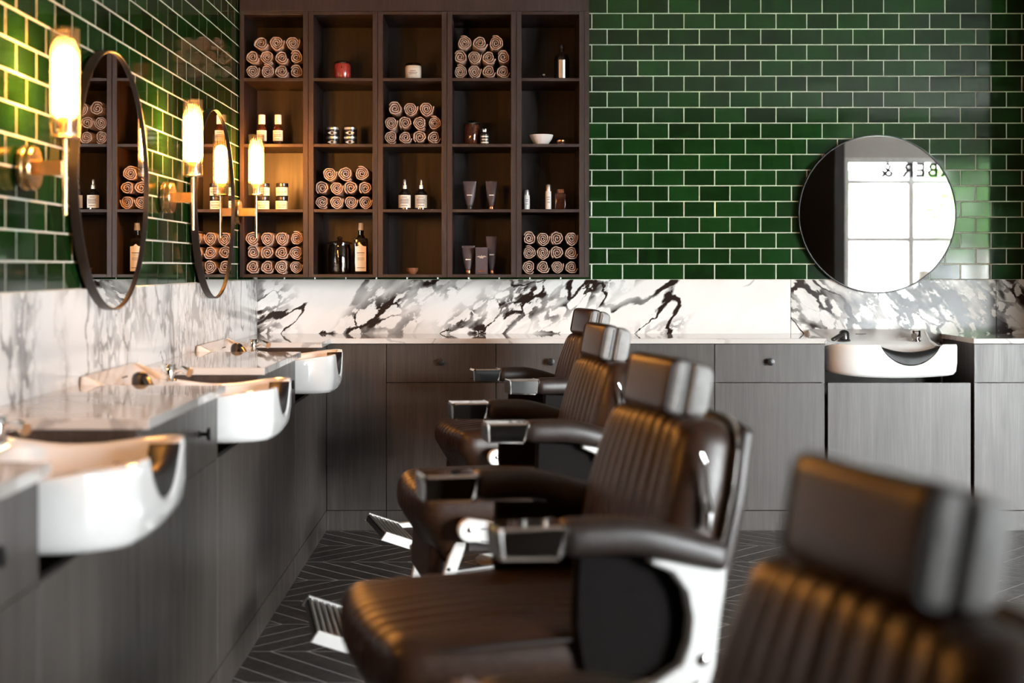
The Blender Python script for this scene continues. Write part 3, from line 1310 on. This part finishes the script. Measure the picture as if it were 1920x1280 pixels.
# amber bottles with white caps
for px, lab in ((491, 'amber bottle with white cap in first column, left of its pair'), (521.5, 'amber bottle with white cap in first column, right of its pair')):
    t_ = item('capped_bottle', lab, 'bottle', px, 1, group='amber bottles with white caps')
    MB().lathe([(.021, 0), (.0235, .003), (.0235, .078), (.021, .088), (.013, .097), (.011, .103)], 26).build('glass_body', 'amber_glass', t_)
    MB().lathe([(.0155, .102), (.0165, .104), (.0165, .143), (.0155, .146)], 24).build('cap', 'white_plastic', t_)
    lb = label_band(.0235, .022, .072).build('label', 'label_paper', t_)
    print_lines(.0235, [.062, .052, .047, .042, .03], [60, 80, 70, 75, 50]).build('print', 'print_ink', lb)
# stacked dark jars
for px, s1 in ((493.6, 'left'), (528.6, 'right')):
    for k, s2 in ((0, 'lower'), (1, 'upper')):
        t_ = item('cream_jar', 'dark jar with cream label, %s %s of four in first column' % (s2, s1), 'jar', px + k * .6, 2, group='dark jars stacked by the far lamp')
        t_.location.z += k * .0635
        MB().lathe([(.026, 0), (.0285, .003), (.0285, .044), (.026, .047)], 28).build('glass_body', 'dark_glass', t_)
        MB().lathe([(.0275, .046), (.0290, .048), (.0290, .061), (.0275, .063)], 28).build('lid', 'black_satin', t_)
        lb = label_band(.0285, .004, .043, 170).build('label', 'label_paper', t_)
        print_lines(.0285, [.034, .024, .019, .012], [70, 90, 80, 60]).build('print', 'print_ink', lb)


def clamp_jar(name, label, px, row, r, h, fill, fz):
    t_ = item(name, label, 'jar', px, row)
    MB().lathe([(r * .9, 0), (r, .006), (r, h * .72), (r * .88, h * .82), (r * .86, h * .86)], 30).build('jar_glass', fill, t_)
    MB().lathe([(r * .80, h * .862), (r * .98, h * .87), (r * .98, h * .90), (r * .7, h * .97), (r * .3, h)], 30).build('lid', 'dark_glass', t_)
    m = MB()
    m.tube([(r * 1.02 * math.cos(R(a)), r * 1.02 * math.sin(R(a)), h * .84) for a in range(0, 361, 15)], .0014, 6)
    m.tube([(.002, -r * 1.0, h * .86), (.003, -r * 1.08, h * .72), (.0, -r * 1.04, h * .58)], .0016, 6)
    m.build('wire_clamp', 'chrome', t_)
    return t_


clamp_jar('clamp_jar', 'round red jar with dark lid in top cubby of second column', 642, 0, .041, .096, 'red_wax', .7)
# tins, two by two
for px, s1 in ((624, 'left'), (657, 'right')):
    for k, s2 in ((0, 'lower'), (1, 'upper')):
        t_ = item('pomade_tin', 'black pomade tin with silver lid, %s %s of four' % (s2, s1), 'tin', px, 1, group='stacked pomade tins in second column')
        t_.location.z += k * .0435
        MB().lathe([(.029, 0), (.0305, .002), (.0305, .030), (.029, .032)], 28).build('tin_body', 'black_satin', t_)
        MB().lathe([(.0305, .031), (.0318, .0325), (.0318, .0415), (.0300, .043)], 28).build('lid', 'satin_metal', t_)
        m = MB()
        lab_poly = [(-.024, .016), (-.010, .021), (0, .0245), (.010, .021), (.024, .016), (.010, .010), (0, .006), (-.010, .010)]
        vs = []
        for off in (.0004, .0010):
            for a, z in lab_poly:
                an = R(270) + a / .0305
                vs.append(((.0305 + off) * math.cos(an), (.0305 + off) * math.sin(an), z))
        n8 = len(lab_poly)
        m.add(vs, [tuple(range(n8))] + [tuple(n8 + i for i in range(n8))] + [(i, (i + 1) % n8, n8 + (i + 1) % n8, n8 + i) for i in range(n8)])
        m.build('label', 'label_paper', t_)
# big glass jar
t_ = item('apothecary_jar', 'dark clear glass jar with knobbed lid beside tall bottle', 'jar', 637, 3)
MB().lathe([(.045, .001), (.052, .004), (.054, .012), (.054, .115), (.050, .128), (.050, .140), (.047, .140), (.047, .126), (.051, .113), (.051, .012), (.04, .007)], 36,
           None, True, True).build('jar_glass', 'jar_glass', t_)
MB().lathe([(.049, .141), (.060, .142), (.060, .147), (.045, .153), (.015, .158), (.010, .162), (.014, .168), (.012, .175), (.004, .178)], 32).build('lid', 'jar_glass', t_)
# tall labelled bottle
t_ = item('tall_bottle', 'tall square dark bottle with large cream label and wooden stopper', 'bottle', 677, 3)
MB().rbox((0, 0, .086), (.064, .050, .170), .010, (2, 2, 4), 4).lathe([(.020, .165), (.017, .178), (.012, .184), (.0125, .206)], 20).build('glass_body', 'dark_glass', t_)
MB().lathe([(.0115, .2055), (.0145, .207), (.0125, .238), (.011, .241)], 20).build('stopper', 'candle_wax', t_)
lp = [(-.024, .014), (.026, .014), (.026, .130), (.012, .132), (0, .142), (-.012, .132), (-.024, .130)]
lb = MB().prism(lp, -.0262, -.0252, lambda a, b, c: (a, c, b)).build('label', 'label_paper', t_, smooth=False)
m = MB()
for z, w, th_ in ((.100, .036, .0030), (.090, .030, .001), (.078, .034, .001), (.074, .034, .001), (.070, .034, .001), (.066, .030, .001), (.030, .038, .0024)):
    m.box(-w / 2 + .001, w / 2 + .001, -.0268, -.0262, z - th_ / 2, z + th_ / 2)
m.build('print', 'print_ink', lb, smooth=False)
# white candle jar
t_ = item('candle_jar', 'white candle jar with glass lid in top cubby of middle column', 'jar', 775, 0)
MB().lathe([(.034, 0), (.0385, .005), (.0385, .064), (.036, .070)], 30).build('jar_glass', 'candle_wax', t_)
MB().lathe([(.034, .0705), (.037, .072), (.037, .079), (.032, .083), (.010, .085)], 30).build('lid', 'jar_glass', t_)
lb = label_band(.0385, .012, .058, 120).build('label', 'label_paper', t_)
print_lines(.0385, [.044, .036, .030], [40, 60, 50]).build('print', 'print_ink', lb)
# dropper bottles
for px, s1 in ((758.8, 'left'), (789.7, 'right')):
    t_ = item('dropper_bottle', 'dark dropper bottle with white label, %s of the pair, middle column' % s1, 'bottle', px, 2, group='dropper bottles in the middle column')
    MB().lathe([(.026, 0), (.0285, .003), (.0285, .074), (.026, .083), (.014, .094), (.012, .100)], 28).build('glass_body', 'dark_glass', t_)
    MB().lathe([(.012, .0995), (.0125, .102), (.0115, .118), (.0075, .122), (.0075, .140), (.005, .145)], 18).build('dropper', 'satin_metal', t_)
    lb = label_band(.0285, .010, .070, 150).build('label', 'label_paper', t_)
    print_lines(.0285, [.060, .050, .044, .038, .032, .020], [50, 80, 85, 80, 75, 60]).build('print', 'print_ink', lb)
# small wooden bowl
o = MB().lathe([(.014, 0), (.016, .002), (.026, .016), (.0285, .029), (.0265, .030), (.022, .016), (.010, .006)], 28, Matrix.Translation((ix(773), YI, ZROW[3]))).build('wooden_bowl', 'copper_wood')
tag(o, 'small brown wooden bowl alone in bottom cubby of middle column', 'bowl')
clamp_jar('clamp_jar', 'tall deep red jar beside patterned bottle in fourth column', 885, 1, .037, .120, 'amber_glass', .7)
t_ = item('patterned_bottle', 'small black and white patterned bottle beside tall red jar', 'bottle', 909, 1, y=6.50)
MB().lathe([(.018, 0), (.0205, .003), (.0205, .050), (.012, .058), (.011, .062)], 24).build('glass_body', 'black_satin', t_)
MB().lathe([(.012, .0615), (.0125, .064), (.0125, .076), (.011, .078)], 20).build('cap', 'chrome', t_)
for k in range(3):
    label_band(.0205, .008 + k * .014, .014 + k * .014, 110 - 25 * (k % 2)).build('label_stripe', 'label_paper', t_)


def tube_pack(label, px, row, h, wt, cap, y=YI, rz=0.0):
    """squeeze tube standing on its cap, crimped edge up"""
    t_ = item('squeeze_tube', label, 'tube', px, row, y, 'squeeze tubes in the fourth column', rz)
    n = 20
    vs, fs = [], []
    prof = [(.020, .24, 1.0), (.10, .28, .97), (.35, .40, .75), (.65, .47, .48), (.92, .5, .10), (1.0, .5, .05)]
    for f, hw, fl_ in prof:
        for i in range(n):
            a = 2 * PI * i / n
            vs.append((wt * hw * math.cos(a), wt * hw * fl_ * math.sin(a) * .9, .018 + (h - .018) * f))
    for j in range(len(prof) - 1):
        for i in range(n):
            k = (i + 1) % n
            fs.append((j * n + i, j * n + k, (j + 1) * n + k, (j + 1) * n + i))
    fs += [tuple(range(n)), tuple((len(prof) - 1) * n + i for i in range(n))]
    m = MB()
    m.add(vs, fs)
    m.build('tube_body', 'box_card', t_)
    MB().lathe([(wt * .22, 0), (wt * .24, .002), (wt * .24, .019), (wt * .22, .021)], 18).build('cap', cap, t_)
    MB().box(-wt * .2, wt * .2, -wt * .345, -wt * .335, h * .50, h * .53).build('print', 'label_paper', t_, smooth=False)
    return t_


tube_pack('dark squeeze tube on black cap, left of the pair in third cubby', 880.5, 2, .136, .062, 'black_satin')
tube_pack('dark squeeze tube on copper cap, right of the pair in third cubby', 921.6, 2, .136, .056, 'copper')
tube_pack('short dark squeeze tube with copper cap left of the carton', 878, 3, .134, .062, 'copper')
tube_pack('tall dark squeeze tube with copper cap right of the carton', 922, 3, .178, .054, 'copper', 6.56)
t_ = item('carton', 'narrow dark purple carton with pale winged mark', 'carton', 903, 3, y=6.52)
MB().box(-.029, .029, -.022, .022, 0, .126, .001).build('carton_body', 'box_card', t_, smooth=False)
wing = [(-.024, .082), (-.010, .086), (-.004, .083), (0, .090), (.004, .084), (.012, .087), (.024, .082), (.010, .079), (.004, .072), (0, .076), (-.006, .073), (-.010, .079)]
MB().prism(wing, -.0226, -.0221, lambda a, b, c: (a, c, b)).build('print', 'satin_metal', t_, smooth=False)
MB().box(-.015, .015, -.0226, -.0221, .012, .018).build('print', 'copper', t_, smooth=False)
# last column
t_ = item('glass_stopper', 'tiny clear glass pot beside round-shouldered bottle', 'pot', 1019.5, 0)
MB().lathe([(.012, 0), (.016, .003), (.017, .014), (.012, .020), (.008, .022)], 20).build('pot_body', 'jar_glass', t_)
MB().lathe([(.009, .0225), (.012, .026), (.011, .032), (.004, .035)], 18).build('lid', 'chrome', t_)
t_ = item('shouldered_bottle', 'dark round-shouldered bottle with grey label strip, last column', 'bottle', 1053, 0)
MB().lathe([(.034, 0), (.037, .004), (.037, .098), (.031, .118), (.014, .132), (.011, .138), (.011, .150)], 28).build('glass_body', 'dark_glass', t_)
MB().lathe([(.011, .1495), (.0135, .151), (.0135, .166), (.011, .170)], 18).build('cap', 'black_satin', t_)
label_band(.037, .004, .096, 46).build('label', 'satin_metal', t_)
o = MB().lathe([(.026, 0), (.030, .003), (.050, .030), (.057, .050), (.0555, .0515), (.048, .032), (.020, .006)], 36, Matrix.Translation((ix(1015), YI, ZROW[1]))).build('white_bowl', 'ceramic')
tag(o, 'white ceramic shaving bowl in second cubby of last column', 'bowl')
t_ = item('copper_pot', 'small flat copper-lidded pot beside the white bowl', 'pot', 1052.7, 1)
MB().lathe([(.020, 0), (.022, .002), (.022, .016)], 24).build('pot_body', 'amber_glass', t_)
MB().lathe([(.0225, .0155), (.0235, .017), (.0235, .026), (.021, .028)], 24).build('lid', 'copper', t_)
for px, h, s1 in ((987.7, .096, 'shorter'), (1028, .121, 'taller')):
    t_ = item('slim_bottle', '%s slim silver-white spray bottle in third cubby of last column' % s1, 'bottle', px, 2)
    MB().lathe([(.0125, 0), (.0140, .002), (.0140, h * .70), (.0125, h * .74)], 20).build('bottle_body', 'white_plastic', t_)
    MB().lathe([(.0120, h * .741), (.0132, h * .75), (.0128, h * .95), (.010, h)], 20).build('cap', 'satin_metal', t_)
    print_lines(.0140, [h * .5, h * .42, h * .30], [60, 40, 50]).build('print', 'print_ink', t_)
t_ = item('amber_tumbler', 'square amber glass bottle standing right of slim bottles', 'bottle', 1051, 2)
MB().rbox((0, 0, .040), (.054, .046, .080), .008, (2, 2, 2), 3).build('glass_body', 'amber_glass', t_)
MB().lathe([(.015, .0795), (.017, .082), (.017, .095), (.015, .098)], 20).build('cap', 'copper_wood', t_)

# ---------------------------------------------------------------- barber chairs
# local: origin on the floor under the column, the chair faces -x, lateral = y


def make_chair():
    t_ = thing('barber_chair', 'barber chair', 'chair', (0, 0, 0), 0, 'brown leather barber chairs')
    # round foot, column, pump lever
    MB().lathe([(.29, 0), (.30, .004), (.30, .016), (.285, .026), (.20, .040), (.10, .055), (.075, .07)], 56).build('base', 'chrome', t_)
    MB().lathe([(.070, .05), (.070, .20), (.062, .205), (.062, .275), (.066, .28), (.066, .296), (.055, .30), (.055, .38)], 36).build('column', 'satin_metal', t_)
    MB().tube([(.05, -.03, .24), (.14, -.10, .235), (.30, -.20, .20), (.40, -.26, .205)], [.009, .009, .009, .013], 10).build('pump_lever', 'chrome', t_)
    # frame under the seat
    pan = [(-.24, .385), (-.20, .372), (.05, .358), (.15, .372), (.15, .405), (-.24, .405)]
    MB().prism(pan, -.16, .16, lambda a, b, c: (a, c, b), .004).build('seat_pan', 'satin_metal', t_)
    MB().box(-.30, .10, -.255, .255, .405, .492, .012).build('seat_base', 'leather_flat', t_)

    # seat cushion: channels run front to back, thick rolled front
    def seat_def(x, y, z):
        top = smooth01(-.02, .04, z)
        fr = smooth01(.02, .27, -x)
        crown = .026 * (1 - (y / .27) ** 2) * (1 - (x / .30) ** 2) * top
        z2 = z + crown
        yy = abs(y)
        if yy < .185:
            s_ = abs(math.sin(PI * 8 * (y + .185) / .37)) ** .6
            w = smooth01(.0, .03, z) + smooth01(.235, .262, -x) * (1 - smooth01(.0, .03, z))
            z2 -= .0055 * (1 - s_) * smooth01(.0, .03, z)
            x += .006 * (1 - s_) * smooth01(.235, .262, -x)
        low = smooth01(.02, -.05, z)
        z2 -= .115 * fr * low
        d = max(0.0, -.02 - z2)
        x += .55 * d * fr
        x += .035 * (y / .265) ** 2 * smooth01(.05, .27, -x)
        y *= 1 - .10 * fr * min(1.0, d / .1)
        return (x, y, z2)
    MB().rbox((-.168, 0, .530), (.576, .53, .105), .045, (20, 80, 2), 4, seat_def).build('seat', 'leather', t_, 70)
    # welt round the seat edge
    for s_ in (-1, 1):
        MB().tube([(-.345 + .45 * i / 14, s_ * (.2655 - .012 * (i == 0)), .5665 + .006 * math.sin(PI * i / 14)) for i in range(15)], .0038, 8).build('seat_piping', 'piping', t_)

    # backrest: upright channels
    RB = Matrix.Translation((.155, 0, .735)) @ Matrix.Rotation(R(13), 4, 'Y')

    def back_def(x, y, z):
        fr = smooth01(.02, -.045, x)
        yy = y
        if abs(y) < .172:
            s_ = abs(math.sin(PI * 8 * (y + .172) / .344)) ** .6
            x += .0085 * (1 - s_) * fr
            z -= .006 * (1 - s_) * smooth01(.19, .22, z) * fr
        x -= .018 * (1 - (yy / .24) ** 2) * fr
        x -= .016 * (1 - (z / .22) ** 2) * fr
        y = yy * (1 - .09 * smooth01(.06, .22, z))
        z -= .012 * (yy / .23) ** 2 * smooth01(.1, .2, z)
        return (x, y, z)
    MB().rbox((0, 0, 0), (.100, .465, .435), .040, (1, 84, 14), 4, back_def, RB).build('backrest', 'leather', t_, 70)

    def shell_def(x, y, z):
        y2 = y * (1 - .09 * smooth01(.06, .22, z))
        return (x + .02 * (1 - (y / .24) ** 2), y2, z - .012 * (y / .23) ** 2 * smooth01(.1, .2, z))
    MB().rbox((.060, 0, .001), (.034, .478, .445), .015, (1, 12, 8), 3, shell_def, RB).build('back_shell', 'leather_flat', t_, 60)
    m = MB()
    out = [(y * (1 - .09 * smooth01(.06, .22, z)), z) for y, z in rr_outline(-.2405, .2405, -.222, .226, (.03, .03, .05, .05), 6, 4)]
    out.append(out[0])
    m.tube([(.043, y, z - .012 * (y / .23) ** 2 * smooth01(.1, .2, z)) for y, z in out], .0035, 8, RB)
    m.build('back_trim', 'chrome', t_)
    # headrest on its post
    MB().tube([(.165, 0, .86), (.182, 0, .965)], .011, 12).build('headrest_post', 'chrome', t_)
    RH = Matrix.Translation((.182, 0, .992)) @ Matrix.Rotation(R(11), 4, 'Y')

    def head_def(x, y, z):
        return (x - .006 * (1 - (y / .13) ** 2) * smooth01(.01, -.02, x), y, z)
    hr = MB().rbox((-.020, 0, 0), (.038, .240, .112), .018, (1, 10, 4), 4, head_def, RH).build('headrest', 'leather', t_, 70)
    MB().rbox((.022, 0, .000), (.050, .244, .106), .0245, (1, 8, 3), 5, None, RH).build('headrest_cover', 'leather_flat', hr, 70)
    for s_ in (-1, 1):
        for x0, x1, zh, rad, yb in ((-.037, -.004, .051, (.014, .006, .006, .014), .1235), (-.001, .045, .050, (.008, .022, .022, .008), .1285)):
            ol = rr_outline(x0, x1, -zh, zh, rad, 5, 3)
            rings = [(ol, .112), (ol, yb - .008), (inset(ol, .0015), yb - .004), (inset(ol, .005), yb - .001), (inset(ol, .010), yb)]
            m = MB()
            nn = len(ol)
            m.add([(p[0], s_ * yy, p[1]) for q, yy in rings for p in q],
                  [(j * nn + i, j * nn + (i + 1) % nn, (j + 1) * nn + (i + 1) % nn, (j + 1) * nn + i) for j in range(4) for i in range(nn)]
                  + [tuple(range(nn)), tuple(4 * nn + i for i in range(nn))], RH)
            m.build('headrest_end', 'leather_lit', hr, 60)
        m = MB()
        ring = rr_outline(-.037, -.003, -.052, .052, (.016, .006, .006, .016), 5, 3)
        ring.append(ring[0])
        m.tube([(a - .002, s_ * .1185, b) for a, b in ring], .0028, 6, RH)
        m.build('headrest_piping', 'piping', hr)

    # arms
    def arm_def(x, y, z):
        w = 1 - .16 * smooth01(.0, .17, x)
        zz = z * (1 - .12 * smooth01(.02, .17, x)) - .050 * smooth01(-.06, .20, x) - .0
        return (x, y * w, zz + .006 * (1 - (y / .04) ** 2) * (z > 0))
    tip = [(-.252, .736), (-.246, .733), (-.146, .728), (-.128, .782), (-.132, .786), (-.248, .787), (-.255, .780)]
    for s_ in (-1, 1):
        a = MB().rbox((.018, s_ * .300, .757), (.312, .078, .058), .024, (12, 3, 2), 4, arm_def).build('armrest', 'leather_flat', t_, 70)
        m = MB().prism(tip, s_ * .300 - .040, s_ * .300 + .040, lambda p, q, c: (p, c, q), .005)
        m.build('arm_tip', 'chrome', a, 20)
        for xx, sl in ((-.247, .0), (-.134, -.010)):
            m = MB()
            ring = [(xx, s_ * .300 + q * .0405, .735 + (.0 if k in (0, 3) else .050)) for k, q in enumerate((-1, -1, 1, 1))]
            ring = [(p[0] + (sl if p[2] < .75 else 0), p[1], p[2]) for p in ring]
            ring.append(ring[0])
            m.tube(ring, .0032, 6)
            m.build('arm_tip_band', 'chrome', a)
        # cast side frame
        sf = [(.172, .704), (.168, .655), (.160, .606), (.150, .52), (.125, .440), (.085, .395), (.040, .382), (-.05, .392), (-.14, .418), (-.22, .442), (-.28, .452)]
        sf += [(-.297 + .034 * math.cos(R(a_)), .486 + .034 * math.sin(R(a_))) for a_ in range(265, 84, -20)]
        sf += [(-.22, .506), (-.10, .497), (-.02, .494), (.04, .502), (.085, .528), (.100, .568), (.104, .61), (.095, .655), (.070, .690), (.030, .708), (.030, .716), (.172, .716)]
        yc = s_ * .3005
        f_ = MB().prism(sf, yc - .017, yc + .017, lambda p, q, c: (p, c, q), .004).build('side_frame', 'cast_aluminium', t_, 25)
        rib = [(-.265, .490), (-.20, .487), (-.10, .478), (-.02, .474), (.02, .476)]
        m = MB()
        m.tube([(p, s_ * .3178, q) for p, q in rib], .0016, 6)
        m.tube([(p, s_ * .3178, q - .034 - .03 * (p + .265) / .285) for p, q in rib], .0014, 6)
        m.build('groove', 'black_metal', f_)
        for bz in (.535, .487):
            MB().lathe([(.011, 0), (.011, .002), (.008, .005), (.003, .006)], 14,
                       Matrix.Translation((.124 - (.53 - bz) * .2, s_ * .3175, bz)) @ Matrix.Rotation(R(90 * -s_), 4, 'X')).build('bolt', 'chrome', f_)
        MB().lathe([(.006, 0), (.006, .002), (.003, .003)], 10, Matrix.Translation((-.297, s_ * .3175, .488)) @ Matrix.Rotation(R(90 * -s_), 4, 'X')).build('bolt', 'chrome', f_)
        o = link('lettering', BEL, f_, (-.100 if s_ < 0 else .035, s_ * .3180, .424), (R(90), 0, 0 if s_ < 0 else R(180)))
        # upholstered side panel between arm and seat
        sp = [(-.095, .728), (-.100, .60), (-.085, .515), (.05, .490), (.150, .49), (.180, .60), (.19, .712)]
        MB().prism(sp, s_ * .268 - .014, s_ * .268 + .014, lambda p, q, c: (p, c, q), .006).build('side_panel', 'leather_shaded', t_, 40)
    # lever on the near side of the backrest
    lv = MB().tube([(.160, -.236, .885), (.163, -.246, .86), (.166, -.248, .80)], [.006, .0045, .0045], 10)
    lv.tube([(.166, -.248, .81), (.168, -.249, .79), (.166, -.249, .755), (.165, -.249, .745)], [.005, .0085, .0075, .004], 10)
    lv.build('recline_lever', 'chrome', t_)
    # leg rest, straps and footplate

    def leg_def(x, y, z):
        return (x - .30 * max(0, -z) * .6 - .02 * (1 - (z / .1) ** 2), y, z)
    MB().rbox((-.350, 0, .370), (.045, .40, .17), .020, (1, 12, 6), 3, leg_def).build('leg_rest', 'leather', t_, 70)
    for s_ in (-1, 1):
        st = [(-.285, .470), (-.320, .455), (-.345, .40), (-.375, .31), (-.395, .20), (-.45, .155), (-.61, .150), (-.61, .128), (-.44, .130), (-.375, .170), (-.350, .285), (-.315, .375), (-.295, .43)]
        k_ = MB().prism(st, s_ * .235 - .012, s_ * .235 + .012, lambda p, q, c: (p, c, q), .003).build('strap', 'cast_aluminium', t_, 30)
        for hx, hz in ((-.345, .365), (-.362, .335)):
            MB().lathe([(.005, 0), (.005, .0015), (.003, .002)], 10, Matrix.Translation((hx, s_ * .2475, hz)) @ Matrix.Rotation(R(90 * -s_), 4, 'X')).build('bolt', 'black_metal', k_)
    MB().tube([(-.345, -.20, .345), (-.10, -.20, .368), (.05, -.19, .385)], .010, 10, None, .8).build('link_bar', 'satin_metal', t_)
    RF = Matrix.Translation((-.655, 0, .165)) @ Matrix.Rotation(R(20), 4, 'Y')
    fp = MB().box(-.070, .070, -.205, .205, -.018, .004, .003, RF).build('footplate', 'black_metal', t_, smooth=False)
    for i in range(7):
        xx = -.060 + i * .020
        MB().box(xx - .0045, xx + .0045, -.203, .203, .004, .012, .002, RF).build('rib', 'satin_metal', fp, smooth=False)
    for s_ in (-1, 1):
        ec = [(-.076, -.022), (.076, -.022), (.066, .015), (-.066, .015)]
        m = MB().prism(ec, s_ * .212 - .008, s_ * .212 + .008, lambda p, q, c: tuple(RF @ Vector((p, c, q))), .002)
        m.build('end_cap', 'cast_aluminium', fp, smooth=False)
    return t_


cu = bpy.data.curves.new('chair_lettering', 'FONT')
cu.body = 'BELMONT'
cu.size = .021
cu.extrude = .0006
cu.space_character = 1.25
tmp = bpy.data.objects.new('tmp', cu)
C.objects.link(tmp)
bpy.context.view_layer.update()
BEL = bpy.data.meshes.new_from_object(tmp.evaluated_get(bpy.context.evaluated_depsgraph_get()))
bpy.data.objects.remove(tmp)
BEL.materials.clear()
BEL.materials.append(MAT['black_metal'])

CH = make_chair()
SPOTS = [((.200, 1.27), 17, 'brown leather barber chair nearest the camera, large blurred headrest at right'),
         ((.165, 2.71), 15, 'brown leather barber chair with seat and side frame in full view, second nearest'),
         ((.165, 4.25), 11, 'brown leather barber chair third along the row, chrome column showing'),
         ((.225, 5.74), 14, 'brown leather barber chair farthest along the row, by the back cabinets')]
for i, ((x, y), a, lab) in reversed(list(enumerate(SPOTS))):
    o = CH if i == 0 else copy_tree(CH)
    o.location = (x, y, 0)
    o.rotation_euler = (0, 0, R(a))
    o['label'] = lab
    if i == 0:                       # this one is pumped lower, its headrest pulled up on the post
        for ch in o.children:
            if not ch.name.startswith('base'):
                ch.location.z = -.024 + (.008 if ch.name.startswith('headrest') else 0)
